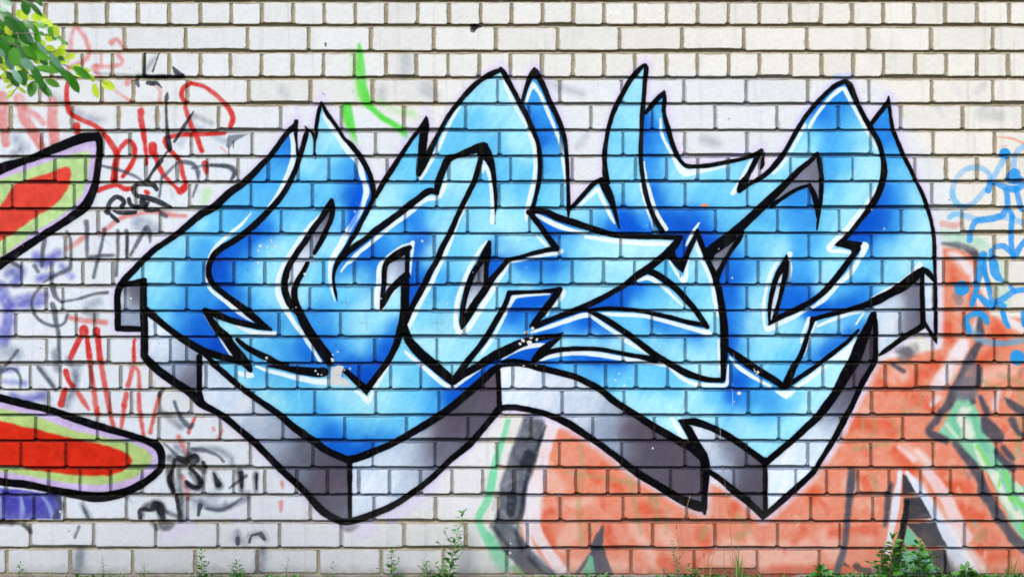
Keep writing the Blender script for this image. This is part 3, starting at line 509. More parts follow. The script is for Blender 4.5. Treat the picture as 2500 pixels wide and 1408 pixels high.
("teal deep", (98,190,156), .7, 8, "s", """2325,1020,12 2340,1050,10
2372,1010,8 2392,1060,12 2410,1100,10
2445,1170,8 2480,1240,10"""),
("leaf green", (120,214,100), .8, 6, "s", """2385,1088,7 2410,1130,8
2452,1150,10 2470,1200,10
2470,1215,14 2498,1235,10
2496,1280,10 2500,1300,8
2440,1165,4 2438,1185,6"""),
("green stripe", (104,218,160), .85, 5, "s", """1240,1026,10 1228,1068,11 1214,1110,13 1204,1150,16 1198,1190,16 1188,1225,16 1168,1262,14 1180,1298,16 1204,1330,26"""),
("green stripe pool", (98,196,150), .8, 14, "s", """1215,1350,34 1232,1380,26
1225,1295,8 1200,1310,22
1258,1385,16 1270,1400,14"""),
("white stripe", (238,230,238), .9, 8, "s", """1350,1035,26 1332,1085,26 1320,1140,24 1308,1200,26 1300,1250,30 1306,1290,24 1330,1335,22 1372,1395,26
1290,1170,20 1288,1260,22 1290,1320,16 1310,1360,16 1350,1410,18"""),
("dark band", (70,78,96), .93, 9, "s", """1302,1030,46 1292,1065,48 1276,1110,52 1262,1160,54 1250,1200,54 1248,1240,50 1236,1262,44 1230,1285,40 1244,1315,46 1262,1340,44 1290,1370,42 1330,1412,46"""),
("dark band core", (26,32,46), .8, 7, "s", """1330,1040,5 1316,1080,6 1304,1120,10 1288,1160,8 1280,1200,8 1275,1240,11 1264,1275,10 1262,1310,8 1275,1340,8
1290,1110,22 1282,1128,22
1250,1215,20 1246,1250,18
1200,1282,10 1240,1330,8
1290,1360,8 1330,1400,8"""),
("dark band light", (165,165,172), .55, 8, "s", """1270,1040,8 1262,1075,8
1240,1155,8 1232,1190,8
1212,1200,10 1204,1240,8
1228,1248,10 1236,1262,8
1225,1185,6 1252,1170,6
1300,1345,6 1330,1375,8"""),
("small peak", (60,66,84), .9, 6, "s", """1471,1284,4 1466,1300,12 1456,1330,22 1450,1336,16
1452,1340,10 1430,1370,9 1404,1405,9
1460,1345,26 1466,1380,34 1474,1410,40"""),
("small peak teal", (96,190,150), .85, 4, "poly", """1438,1350 1447,1358 1456,1408 1418,1408"""),
("pink white", (240,218,222), .85, 9, "s", """2318,618,10 2345,630,14 2368,660,16 2378,690,14
2352,838,18 2330,862,20
2320,890,16 2300,920,26 2285,940,24
2355,850,14 2345,870,14
2390,775,12 2378,800,12
2385,730,14 2392,742,12
2290,970,14 2275,985,12
2452,770,12 2475,790,12 2500,805,14
2440,950,8 2430,990,12
2195,1090,8 2230,1120,10
2260,1145,18 2290,1185,24 2315,1225,26 2335,1270,26 2360,1310,22
2425,980,10 2430,1000,10"""),
("white ray", (226,232,245), .93, 5, "s", """2197,1150,9 2193,1185,10 2188,1215,16 2182,1255,16 2176,1290,12 2168,1330,12 2164,1345,10
2214,1152,9 2230,1175,12 2245,1198,14 2268,1225,16 2285,1262,22 2305,1295,36 2325,1330,36 2350,1370,34 2372,1402,32"""),
("charcoal", (66,70,86), .9, 8, "s", """2301,594,6 2340,598,13 2372,612,16 2390,632,14
2396,650,10 2413,690,9 2420,715,5
2392,775,10 2392,810,16
2390,838,14 2378,856,16 2366,880,20 2352,902,14 2340,930,16 2330,948,14
2390,900,12 2388,930,14 2388,942,8
2326,962,18 2315,985,18 2298,1005,12 2288,1022,14 2272,1040,14 2268,1054,14 2290,1066,16 2308,1074,14
2334,1084,14 2352,1108,16 2374,1134,18 2384,1152,20 2396,1176,18 2402,1200,22 2418,1224,20 2428,1244,20 2440,1262,24 2456,1288,18 2474,1312,20 2500,1336,22
2370,965,12 2376,980,10
2392,968,8 2402,990,12 2410,1008,12
2404,1024,16 2415,1045,30 2436,1064,26
2455,972,5 2472,988,16 2498,1004,18
2470,1024,14 2482,1050,10 2496,1062,10
2432,1100,10 2446,1120,14 2470,1140,18
2450,1092,10 2470,1118,12
2080,1150,15 2077,1178,17 2074,1205,14 2068,1262,12 2062,1330,11 2050,1370,14 2040,1402,14
2176,1180,8 2168,1215,12 2164,1262,10 2160,1280,8
2188,850,16 2215,858,20
2180,890,8 2206,905,8
2310,1350,8 2320,1380,20 2330,1402,20"""),
("grey wash", (120,114,124), .8, 12, "s", """2372,900,28 2362,930,30
2355,945,40 2350,955,36
2330,1358,26 2345,1395,30
2195,1385,16 2130,1395,20
2360,955,30 2372,960,24
2338,722,20 2342,735,14
2205,868,26 2230,850,22"""),
("white haze", (240,230,232), .8, 16, "s", """2230,1180,26 2262,1230,34 2300,1290,44 2340,1345,50 2380,1400,52
2352,836,24 2335,866,30 2315,905,34 2296,940,22
1310,1180,30 1302,1250,30
2120,905,14 2090,975,14 2060,1040,14 2020,1120,14
2240,1100,10 2270,1130,14
2445,770,14 2490,800,18
2330,625,14 2362,655,20"""),
("ray edge", (206,220,240), .75, 8, "s", """2238,1180,12 2262,1225,14 2290,1270,16 2318,1320,16 2345,1368,14"""),
("ray shadow", (50,52,62), .95, 4, "poly", """2204,1156 2212,1160 2236,1202 2202,1204
2206,1214 2246,1212 2262,1240 2276,1264 2205,1268
2210,1276 2284,1274 2300,1310 2312,1332 2262,1332 2230,1298
2262,1342 2306,1340 2320,1402 2288,1402"""),
("ray teal", (104,190,154), .93, 4, "poly", """2208,1284 2224,1290 2250,1330 2207,1330
2200,1344 2262,1342 2288,1402 2188,1402"""),
("ray black", (12,13,20), .97, 3, "s", """2214,1224,9 2211,1250,12 2207,1275,13 2202,1300,14 2195,1325,14 2190,1350,18 2182,1390,20"""),
("mint haze", (165,216,185), .55, 14, "s", """2300,575,18 2350,585,22 2400,602,22 2430,640,14
2440,650,26 2450,740,26
2300,566,10 2400,590,16"""),
("pink smear", (228,120,100), .5, 7, "s", """2300,545,12 2330,550,12 2345,545,8"""),
("orange lines", (240,140,112), .7, 3, "s", """2432,334,2 2470,338,4 2502,352,6
2434,360,1.5 2458,355,1.5"""),
("cyan tag", (64,176,236), .62, 3, "s", """2418,440,8 2410,420,8 2385,408,9 2355,415,9 2335,435,9 2327,455,9 2326,478,9 2336,496,9 2355,505,9 2382,490,8 2406,462,8
2418,446,8 2435,415,9 2450,388,10 2453,372,14
2474,440,9 2475,400,9 2478,380,9 2490,362,10 2510,358,10
2318,530,9 2332,522,9 2362,528,9 2386,536,9
2440,528,8 2482,538,9 2510,548,9
2362,790,7 2376,808,7 2392,816,7
2382,826,8 2412,834,10 2452,837,10 2510,828,9"""),
("cyan tag strong", (34,154,230), .93, 2.5, "s", """2413,464,11 2416,448,10
2452,374,17 2454,376,17
2476,425,20 2470,436,18 2488,438,14
2430,448,8 2452,456,10 2478,462,12 2500,450,9
2456,462,9 2458,480,9 2460,506,9
2480,460,9 2487,490,9 2494,512,8
2455,512,9 2442,528,11 2400,536,11 2382,540,10 2371,560,9 2366,586,10
2465,515,8 2472,530,9
2470,528,9 2468,560,9 2469,598,9 2476,624,12 2490,602,9 2508,580,9
2431,602,9 2450,600,9 2464,612,9 2474,622,9
2400,622,14 2393,650,11 2389,680,10 2380,718,9 2372,742,9
2402,624,8 2405,660,7 2411,692,8 2418,725,7 2426,750,9
2420,612,9 2425,642,15 2430,668,15 2446,684,7
2347,702,24 2348,703,23
2390,722,6 2408,738,12 2424,748,11
2434,736,10 2456,724,10 2476,710,9 2506,706,9
2468,700,8 2477,712,7
2434,738,8 2450,746,9
2366,812,8 2360,792,9 2362,775,9 2376,766,9 2394,765,10 2404,775,12 2409,786,8
2448,764,9 2455,784,8 2461,796,7
2497,765,9 2500,792,8
2483,872,25 2484,873,24"""),
("dark smudge", (22,24,34), .7, 9, "s", """415,1118,16 440,1126,16 470,1114,16 486,1122,10
412,1140,12 416,1175,14 426,1204,12
436,1148,8 440,1204,12 440,1264,14
466,1152,12 484,1172,16 484,1190,14 456,1184,12
346,1262,8 350,1242,12 378,1232,24 392,1240,22 392,1256,12
400,1246,8 430,1258,6
584,1152,14 590,1196,10
624,1156,10 624,1198,8
522,1154,10 534,1184,16
480,1136,10 500,1150,8
392,1272,14 402,1280,22 420,1278,10
838,1276,16 852,1284,20 872,1278,10
0,1272,10 30,1276,8
60,1276,12 74,1294,8
372,1274,8 382,1290,6
232,178,0 400,189,8 446,187,8
340,186,6 400,188,8"""),
("grey smudge", (70,80,100), .55, 12, "s", """470,1100,10 520,1094,10 560,1112,10 566,1130,8
466,1216,10 530,1240,12 600,1216,10 606,1200,8
430,1090,12 450,1104,10
130,1210,12 150,1236,12 138,1262,10
200,1230,10 218,1262,10
195,1345,16 190,1400,20
640,1345,16 632,1400,20
580,1296,8 582,1318,12
610,1305,10 640,1302,12 650,1316,8
355,170,10 380,140,8
170,880,10 185,930,10 160,985,10
100,900,8 130,940,8
388,1000,12 440,1040,12
135,860,16 140,900,12
230,770,16 210,760,14
30,380,14 50,365,12
515,300,8 470,280,6"""),
("bottom dark", (30,32,40), .75, 6, "s", """2062,1376,5 2072,1382,4
2090,1380,14 2098,1388,12 2120,1392,12
182,1310,4 192,1285,6
0,1272,8 40,1276,5 62,1284,6 74,1300,4"""),
]
CHIPS = """1284,812,12 1276,830,10 1292,836,14 1300,800,9 1270,838,8 1296,822,12 1310,828,9 1306,842,6 1298,810,8 650,873,8 648,880,5 715,755,6 722,750,4 744,668,7 770,904,6 776,912,5 784,914,4 810,876,8 812,882,10 841,902,5 854,899,5 812,865,4 824,858,4 634,600,8 630,611,5 652,603,5 663,590,4 672,600,7 661,586,4 652,614,4 685,608,3 866,516,5 630,640,5 755,514,4 319,728,5 930,728,4 1030,588,6 1285,652,3 2158,558,6 2128,511,4 1804,958,10 1842,905,5 1850,908,7 1846,912,4 1840,900,3 1502,926,6 1512,910,3 1524,940,6 1540,922,3 1246,806,3 1092,740,3 1110,724,3 1165,645,4 1154,664,3 1278,892,4 1308,891,3 1440,1290,0 1245,1348,7 1244,1365,4 1243,1380,3 1246,1325,4 1247,1335,4 147,1248,7 1787,678,5 1754,607,4 1593,1093,4"""
RAWBRICK = """806,894 830,888 840,894 838,906 832,918 850,930 862,938 856,942 806,942"""
JOINTS = [
(2,"-118,-42,33,112,186,261,337,413,489,564,639,716,791,868,943,1019,1096,1174,1249,1324,1400,1474,1551,1628,1703,1778,1854,1929,2005,2080,2156,2232,2308,2385,2463,2540,2616"),
(61.5,"-148,3,154,304,454,604,754,905,1058,1210,1361,1513,1664,1816,1970,2120,2272,2423,2575"),
(125,"-100,-25,50,126,201,275,352,413,489,563,638,714,790,866,943,1017,1094,1170,1246,1323,1399,1474,1550,1627,1703,1778,1854,1931,2006,2082,2157,2234,2310,2385,2461,2537,2613"),
(189,"-204,-54,97,248,325,458,608,758,909,1063,1215,1367,1518,1670,1821,1972,2122,2274,2424,2576"),
(252.8,"-124,26,177,290,384,534,686,834,986,1137,1291,1442,1593,1746,1897,2047,2199,2350,2499,2650"),
(317.5,"-200,-49,102,252,318,467,615,767,917,1067,1219,1371,1521,1672,1824,1975,2126,2278,2428,2580"),
(380,"-90,-15,60,134,209,282,356,433,506,581,655,729,803,870,945,1020,1096,1173,1247,1323,1398,1475,1551,1627,1704,1778,1855,1930,2005,2082,2157,2234,2310,2385,2461,2537,2613"),
(443,"-121,30,182,333,462,613,763,914,1066,1219,1373,1522,1673,1825,1976,2126,2275,2426,2578"),
(507,"-213,-62,89,240,391,539,687,838,989,1142,1293,1444,1596,1747,1899,2049,2201,2349,2499,2650"),
(569,"-140,11,160,310,458,609,760,909,1061,1212,1366,1516,1671,1822,1975,2128,2280,2427,2579"),
(631.5,"-98,-22,53,127,202,276,349,423,498,572,647,713,790,866,940,1019,1094,1170,1246,1322,1398,1474,1549,1626,1701,1776,1852,1927,2003,2078,2154,2229,2304,2381,2457,2533,2609"),
(694.5,"-190,-38,113,154,306,457,609,757,909,1061,1214,1366,1518,1672,1824,1976,2127,2280,2431,2582"),
(757,"-112,39,186,230,380,530,681,832,984,1134,1286,1440,1592,1745,1897,2048,2198,2354,2505,2657"),
(820,"-188,-37,114,265,416,456,612,764,915,1067,1218,1370,1521,1673,1827,1977,2127,2277,2428,2580"),
(884.5,"-150,-74,1,74,147,222,295,368,424,503,577,652,726,803,877,954,1028,1104,1179,1252,1328,1405,1479,1554,1630,1708,1784,1859,1933,2009,2085,2162,2237,2312,2389,2464,2540,2616"),
(948.5,"-183,-32,119,268,320,390,467,619,769,918,1072,1221,1373,1524,1675,1827,1976,2128,2279,2430,2582"),
(1011.5,"-214,-63,88,238,388,538,691,841,992,1143,1297,1447,1598,1750,1902,2053,2204,2354,2500,2652"),
(1074,"-99,52,162,310,460,611,764,910,1063,1213,1366,1518,1672,1823,1973,2126,2278,2432,2584"),
(1140,"-136,-60,15,119,196,271,347,422,498,571,647,725,800,876,951,1027,1104,1179,1255,1331,1406,1484,1561,1638,1714,1792,1867,1943,2019,2095,2171,2248,2322,2399,2475,2551,2627"),
(1206,"-143,8,83,158,308,458,608,758,913,1064,1217,1368,1521,1676,1828,1980,2131,2283,2433,2585"),
(1270.5,"-230,-77,75,229,380,532,683,833,986,1137,1288,1440,1593,1745,1899,2050,2204,2355,2506,2658"),
(1336,"-288,-136,16,172,324,477,628,778,931,1082,1237,1388,1541,1695,1849,2001,2154,2308,2464,2616"),
]
# ---------------------------------------------------------------- raster painting of the graffiti (numpy, pure code)
PX0, PY0, PW, PH = -420, -40, 3340, 1500          # area of the wall covered with paint, in plan pixels

def vnoise(h, w, cell, rng):
    gh, gw = int(h/cell)+3, int(w/cell)+3
    g = rng.random((gh, gw)).astype(np.float32)
    y = np.arange(h, dtype=np.float32)/cell; x = np.arange(w, dtype=np.float32)/cell
    yi = y.astype(int); xi = x.astype(int); fy = y-yi; fx = x-xi
    fy = (fy*fy*(3-2*fy))[:,None]; fx = (fx*fx*(3-2*fx))[None,:]
    a = g[yi][:,xi]; b = g[yi][:,xi+1]; c = g[yi+1][:,xi]; d = g[yi+1][:,xi+1]
    return (a*(1-fx)+b*fx)*(1-fy)+(c*(1-fx)+d*fx)*fy

def parse(line, w0=10.0):
    pts = []
    for t in line.split():
        v = [float(q) for q in t.split(',')]
        if len(v) < 3: v.append(w0)
        pts.append(v)
    return np.array(pts, dtype=np.float32)

def smooth(p, n=5):
    if len(p) < 3: return p
    q = np.vstack([2*p[0]-p[1], p, 2*p[-1]-p[-2]])
    out = []
    for i in range(1, len(q)-2):
        a, b, c, d = q[i-1], q[i], q[i+1], q[i+2]
        for k in range(n):
            t = k/n
            out.append(.5*((2*b)+(-a+c)*t+(2*a-5*b+4*c-d)*t*t+(-a+3*b-3*c+d)*t**3))
    out.append(q[-2]); out = np.array(out, dtype=np.float32); out[:,2] = np.maximum(out[:,2], .5)
    return out

class Canvas:
    def __init__(s, rng):
        s.rgb = np.zeros((PH, PW, 3), np.float32); s.a = np.zeros((PH, PW), np.float32); s.rng = rng
        s.wob = (vnoise(PH, PW, 14, rng)-.5)*2.2 + (vnoise(PH, PW, 5, rng)-.5)*1.0
        s.fleck = .5*vnoise(PH, PW, 9, rng)+.5*vnoise(PH, PW, 26, rng)
    def stroke_mask(s, p, soft, wob=1.0):
        r = p[:,2].max()/2+soft+3
        x0 = int(max(0, p[:,0].min()-r-PX0)); x1 = int(min(PW, p[:,0].max()+r-PX0+1))
        y0 = int(max(0, p[:,1].min()-r-PY0)); y1 = int(min(PH, p[:,1].max()+r-PY0+1))
        if x1 <= x0 or y1 <= y0: return None
        D = np.full((y1-y0, x1-x0), 1e3, np.float32)
        for i in range(len(p)-1 if len(p) > 1 else 1):
            a = p[i]; b = p[min(i+1, len(p)-1)]
            rr = max(a[2], b[2])/2+soft+3
            u0 = int(max(x0, min(a[0], b[0])-rr-PX0)); u1 = int(min(x1, max(a[0], b[0])+rr-PX0+1))
            v0 = int(max(y0, min(a[1], b[1])-rr-PY0)); v1 = int(min(y1, max(a[1], b[1])+rr-PY0+1))
            if u1 <= u0 or v1 <= v0: continue
            X = np.arange(u0, u1, dtype=np.float32)[None,:]+PX0; Y = np.arange(v0, v1, dtype=np.float32)[:,None]+PY0
            dx, dy = b[0]-a[0], b[1]-a[1]; L = dx*dx+dy*dy+1e-6
            t = np.clip(((X-a[0])*dx+(Y-a[1])*dy)/L, 0, 1)
            d = np.hypot(X-a[0]-t*dx, Y-a[1]-t*dy)-(a[2]+(b[2]-a[2])*t)/2
            S = D[v0-y0:v1-y0, u0-x0:u1-x0]; np.minimum(S, d, out=S)
        D += s.wob[y0:y1, x0:x1]*wob*.5
        return x0, y0, x1, y1, np.clip(.5-D/soft, 0, 1)
    def poly_mask(s, p, soft, wob=1.0):
        r = soft+3
        x0 = int(max(0, p[:,0].min()-r-PX0)); x1 = int(min(PW, p[:,0].max()+r-PX0+1))
        y0 = int(max(0, p[:,1].min()-r-PY0)); y1 = int(min(PH, p[:,1].max()+r-PY0+1))
        if x1 <= x0 or y1 <= y0: return None
        X = np.arange(x0, x1, dtype=np.float32)[None,:]+PX0+.01; Y = np.arange(y0, y1, dtype=np.float32)[:,None]+PY0+.013
        ins = np.zeros((y1-y0, x1-x0), bool); D = np.full(ins.shape, 1e3, np.float32)
        n = len(p)
        for i in range(n):
            a, b = p[i], p[(i+1) % n]
            if a[1] != b[1]:
                c = ((a[1] > Y) != (b[1] > Y))[:,0]
                xs = (b[0]-a[0])*(Y[c]-a[1])/(b[1]-a[1])+a[0]
                ins[c] ^= (X < xs)
            u0 = int(max(x0, min(a[0], b[0])-r-PX0)); u1 = int(min(x1, max(a[0], b[0])+r-PX0+1))
            v0 = int(max(y0, min(a[1], b[1])-r-PY0)); v1 = int(min(y1, max(a[1], b[1])+r-PY0+1))
            if u1 <= u0 or v1 <= v0: continue
            XX = X[:,u0-x0:u1-x0]; YY = Y[v0-y0:v1-y0]
            dx, dy = b[0]-a[0], b[1]-a[1]; L = dx*dx+dy*dy+1e-6
            t = np.clip(((XX-a[0])*dx+(YY-a[1])*dy)/L, 0, 1)
            d = np.hypot(XX-a[0]-t*dx, YY-a[1]-t*dy)
            S = D[v0-y0:v1-y0, u0-x0:u1-x0]; np.minimum(S, d, out=S)
        D = np.where(ins, -D, D)+s.wob[y0:y1, x0:x1]*wob*.5
        return x0, y0, x1, y1, np.clip(.5-D/soft, 0, 1)
    def put(s, m, col, alpha, fleck=0.0):
        if m is None: return
        x0, y0, x1, y1, k = m
        k = k*alpha
        if fleck: k = k*np.clip(1-fleck*(s.fleck[y0:y1, x0:x1]-.35)*2.2, 0, 1)
        A = s.a[y0:y1, x0:x1]; C = s.rgb[y0:y1, x0:x1]
        na = k+A*(1-k); c = np.asarray(col, np.float32)/255.
        if c.ndim == 3: c = c*255.
        C[:] = np.where(na[...,None] > 1e-4, (c*k[...,None]+C*(A*(1-k))[...,None])/np.maximum(na, 1e-4)[...,None], C)
        A[:] = na

def scrub(cv, rng, poly, n, cols, al, w, L):
    m = cv.poly_mask(parse(poly), 8, 3)
    x0, y0, x1, y1, k = m; full = np.zeros((PH, PW), np.float32); full[y0:y1, x0:x1] = k
    for i in range(n):
        x = rng.uniform(x0, x1)+PX0; y = rng.uniform(y0, y1)+PY0; a = rng.normal(1.35, .5); ww = rng.uniform(*w); l = rng.uniform(.3, 1)*L
        p = np.array([(x, y, ww*.6), (x+math.cos(a)*l*.5+rng.uniform(-4, 4), y+math.sin(a)*l*.5, ww), (x+math.cos(a)*l, y+math.sin(a)*l, ww*.5)], np.float32)
        q = cv.stroke_mask(smooth(p, 3), rng.uniform(2.5, 9), 4)
        if q is None: continue
        u0, v0, u1, v1, kk = q
        cv.put((u0, v0, u1, v1, kk*full[v0:v1, u0:u1]), cols[int(rng.integers(len(cols)))], min(.95, al*rng.uniform(.6, 1.5)), .5)

def shift_sum(F, M):
    out = np.zeros_like(F)
    out[1:] += M[:-1]*(F[:-1]-F[1:]); out[:-1] += M[1:]*(F[1:]-F[:-1])
    out[:,1:] += M[:,:-1]*(F[:,:-1]-F[:,1:]); out[:,:-1] += M[:,1:]*(F[:,1:]-F[:,:-1])
    return out

BL = np.array([(192,244,252),(152,228,250),(100,202,248),(56,160,239),(20,116,226),(0,80,208),(6,46,164)], np.float32)
GR = np.array([(232,242,252),(200,211,228),(150,163,186),(112,113,130),(88,80,94)], np.float32)
def ramp(T, v):
    v = min(max(v, 0), len(T)-1.001); i = int(v); return T[i]*(1-(v-i))+T[i+1]*(v-i)

def fill_field(blackmask):
    q = 4; h, w = PH//q, PW//q
    B = blackmask[:h*q, :w*q].reshape(h, q, w, q).mean((1, 3)) > .38
    M = (~B).astype(np.float32)[..., None]
    F = np.zeros((h, w, 4), np.float32)
    for T, S in ((BL, BLUES), (GR, GREYS)):
        for t in S.split():
            x, y, v = [float(z) for z in t.split(',')]
            i, j = int((y-PY0)/q), int((x-PX0)/q)
            if 0 <= i < h and 0 <= j < w and B[i, j]:      # nudge off the outline
                for di, dj in ((0,1),(0,-1),(1,0),(-1,0),(1,1),(-1,-1),(1,-1),(-1,1),(0,2),(0,-2),(2,0),(-2,0)):
                    if not B[i+di, j+dj]: i += di; j += dj; break
            if B[i, j]: continue
            c = ramp(T, v*(1-.012*v) if T is BL else v)/255.
            F[i, j] += (c[0], c[1], c[2], 1)
    acc = np.zeros_like(F); n = 0
    for stop, wt in ((8, .16), (24, .45), (70, .5), (200, .12), (600, .004)):
        while n < stop: F = F+.22*shift_sum(F, M)*M; n += 1
        acc += wt*F
    K = (acc[..., 3:] > 1e-9).astype(np.float32)*M
    col = acc[..., :3]/np.maximum(acc[..., 3:], 1e-9)*K+(1-K)*0
    # grow colour under the outlines
    F = np.concatenate([col*K, K], -1); one = np.ones_like(M)
    for _ in range(8):
        G = F+.2*shift_sum(F, one); F = np.where(K > 0, F, G)
    col = F[..., :3]/np.maximum(F[..., 3:], 1e-6)
    yy = np.clip((np.arange(PH)-1.5)/q, 0, h-1.001); xx = np.clip((np.arange(PW)-1.5)/q, 0, w-1.001)
    yi = yy.astype(int); xi = xx.astype(int); fy = (yy-yi)[:,None,None].astype(np.float32); fx = (xx-xi)[None,:,None].astype(np.float32)
    return (col[yi][:,xi]*(1-fx)+col[yi][:,xi+1]*fx)*(1-fy)+(col[yi+1][:,xi]*(1-fx)+col[yi+1][:,xi+1]*fx)*fy

def paint_wall():
    rng = np.random.default_rng(7)
    cv = Canvas(rng)
    lines = lambda s: [l for l in s.strip().splitlines() if l.strip()]
    for name, col, al, soft, kind, data in TAGS:
        for l in lines(data):
            p = parse(l)
            if kind != "poly":
                p = smooth(p); p[:,2] = p[:,2]*(1.5 if 'cyan' in name else 1.6 if name == 'green' else 1.22)+.6
            m = cv.poly_mask(p, soft, 1+soft*.25) if kind == "poly" else cv.stroke_mask(p, soft, 1+soft*.12)
            cv.put(m, col, al, .12 if al > .8 else .32)
        if name == "buff warm":      # years of scribbles rolled over with white on the left
            scrub(cv, rng, "-400,560 330,560 300,700 290,860 480,1010 640,1120 700,1240 -400,1262", 90, ((120,132,150),(150,160,176),(96,104,150),(244,247,250),(240,244,250)), .34, (4, 12), 40)
            scrub(cv, rng, "-400,200 600,250 560,420 380,560 -400,620", 34, ((150,158,172),(246,248,250),(180,184,192)), .3, (6, 18), 50)
            scrub(cv, rng, "640,190 2480,180 2480,520 2300,500 2150,250 1500,190 1000,300 640,300", 46, ((206,206,214),(248,248,250),(190,194,204)), .3, (10, 30), 26)
        if name == "coral deep":     # patchy over-painting of the orange field
            cp = "2300,602 2385,612 2392,700 2420,770 2860,790 2860,1440 1240,1440 1262,1340 1290,1180 1330,1040 1400,1045 1738,1178 1862,1232 2060,1030 2140,880 2300,850 2300,700"
            scrub(cv, rng, cp, 420, ((220,84,52),(226,100,66),(238,146,112),(246,200,180),(242,180,156),(230,116,80)), .45, (5, 22), 34)
            scrub(cv, rng, cp, 80, ((150,146,104),(176,160,120),(160,120,96)), .4, (4, 9), 34)
            scrub(cv, rng, "2300,900 2860,880 2860,1420 2160,1420 2220,1180 2280,1040", 70, ((120,118,128),(84,86,100),(170,176,160),(240,220,214),(150,190,160)), .5, (5, 18), 50)
    # side pieces on the left: lilac, green, red fields one inside the other
    for col, l in (((206,182,224), "-330,560 -200,505 -100,458 0,412 50,395 90,381 140,360 200,337 236,333 242,345 242,380 234,440 222,478 203,507 160,540 110,571 60,604 15,634 -20,656 -120,700 -230,695 -310,630"),
                   ((206,182,224), "-300,900 -150,930 0,970 60,985 120,999 180,1020 240,1039 300,1056 350,1072 385,1086 394,1110 392,1138 380,1155 350,1178 310,1198 270,1209 230,1212 180,1205 120,1193 60,1181 0,1174 -180,1140 -300,1070 -340,980"),
                   ((184,216,142), "-300,580 -180,520 -90,480 0,438 60,416 130,389 190,372 216,368 220,378 215,430 206,462 196,482 175,506 144,530 80,568 20,614 -20,636 -120,675 -220,665"),
                   ((180,206,122), "-280,925 -150,955 0,996 84,1013 128,1031 180,1050 240,1062 320,1080 355,1096 371,1112 368,1130 345,1150 325,1166 274,1179 208,1182 120,1170 60,1158 0,1150 -180,1112 -280,1050 -310,980"),
                   ((222,62,48), "-240,600 -80,545 0,504 36,448 68,438 130,418 158,406 169,409 173,424 170,446 163,464 148,486 130,502 94,524 34,566 0,588 -110,640 -190,640"),
                   ((212,34,14), "-240,970 -120,998 0,1026 84,1046 180,1070 230,1080 290,1096 314,1108 322,1122 318,1134 300,1148 266,1159 220,1161 180,1158 120,1151 50,1140 0,1137 -150,1095 -240,1040")):
        m = cv.poly_mask(parse(l), 6, 2.5); x0, y0, x1, y1, k = m
        tn = 1+(.16*(cv.fleck[y0:y1, x0:x1]-.5)+.10*(rng.random(k.shape).astype(np.float32)-.5))[..., None]
        cv.put(m, np.clip(np.array(col, np.float32)/255.*tn+(.03 if col[1] < 80 else .015)*cv.fleck[y0:y1, x0:x1, None], 0, 1), .97)
    sil = parse(SIL)
    halo = np.vstack([sil, sil[:1]]).copy(); halo[:,2] = 36
    cv.put(cv.stroke_mask(halo, 13, 3), (230,217,243), .8, .35)
    # outlines first as a mask, because the sprayed colour stops at them
    bm = np.zeros((PH, PW), np.float32)
    for l in lines(BLACK):
        p = parse(l.lstrip('!')); p[:,2] *= .95; p = p if l[0] == '!' else smooth(p)
        m = cv.stroke_mask(p, 1.8)
        if m: x0, y0, x1, y1, k = m; bm[y0:y1, x0:x1] = np.maximum(bm[y0:y1, x0:x1], k)
    for l in lines(BLACKPOLY):
        x0, y0, x1, y1, k = cv.poly_mask(parse(l), 1.8); bm[y0:y1, x0:x1] = np.maximum(bm[y0:y1, x0:x1], k)
    field = fill_field(bm)
    n = (vnoise(PH, PW, 44, rng)-.5)*.05+(vnoise(PH, PW, 11, rng)-.5)*.03+(vnoise(PH, PW, 3, rng)-.5)*.02
    field = np.clip(field*(1+n[..., None]*np.array([1.6, .8, .3], np.float32)), 0, 1)
    field = np.clip(field*(1+(rng.random((PH, PW, 1)).astype(np.float32)-.5)*np.array([.16, .07, .03], np.float32)), 0, 1)
    field = field*(1+.04*(vnoise(PH, PW, 60, rng)-.5)[..., None])
    # streaks left by the sweeps of the can
    sy, sx = np.mgrid[0:PH, 0:PW].astype(np.float32)
    t1 = ((sx*.88+sy*.47)/8.5).astype(np.float32); t2 = ((-sx*.47+sy*.88)/70).astype(np.float32)
    gN = rng.random((64, 700)).astype(np.float32)
    ia = np.floor(t1).astype(int); fa = t1-ia; ib = np.floor(t2).astype(int); fb = t2-ib
    G = lambda a, b: gN[b % 64, a % 700]
    stk = (G(ia, ib)*(1-fa)+G(ia+1, ib)*fa)*(1-fb)+(G(ia, ib+1)*(1-fa)+G(ia+1, ib+1)*fa)*fb-.5
    field = np.clip(field*(1+stk[..., None]*np.array([.12, .06, .02], np.float32)), 0, 1)
    g_ = field.mean(-1, keepdims=True); field = field*.94+g_*.06
    x0, y0, x1, y1, k = cv.poly_mask(sil, 3)
    cv.put((x0, y0, x1, y1, k), field[y0:y1, x0:x1], 1.0)
    silm = np.zeros((PH, PW), np.float32); silm[y0:y1, x0:x1] = k
    for l in lines(WHITE):
        p = smooth(parse(l)); p[:,2] = p[:,2]*1.04+.5
        m = cv.stroke_mask(p, 2.4)
        if m: u0, v0, u1, v1, k = m; cv.put((u0, v0, u1, v1, k*silm[v0:v1, u0:u1]), (244,252,255), .97, .06)
    for l in lines(WHITEPOLY): cv.put(cv.poly_mask(parse(l), 2.4), (244,252,255), .97)
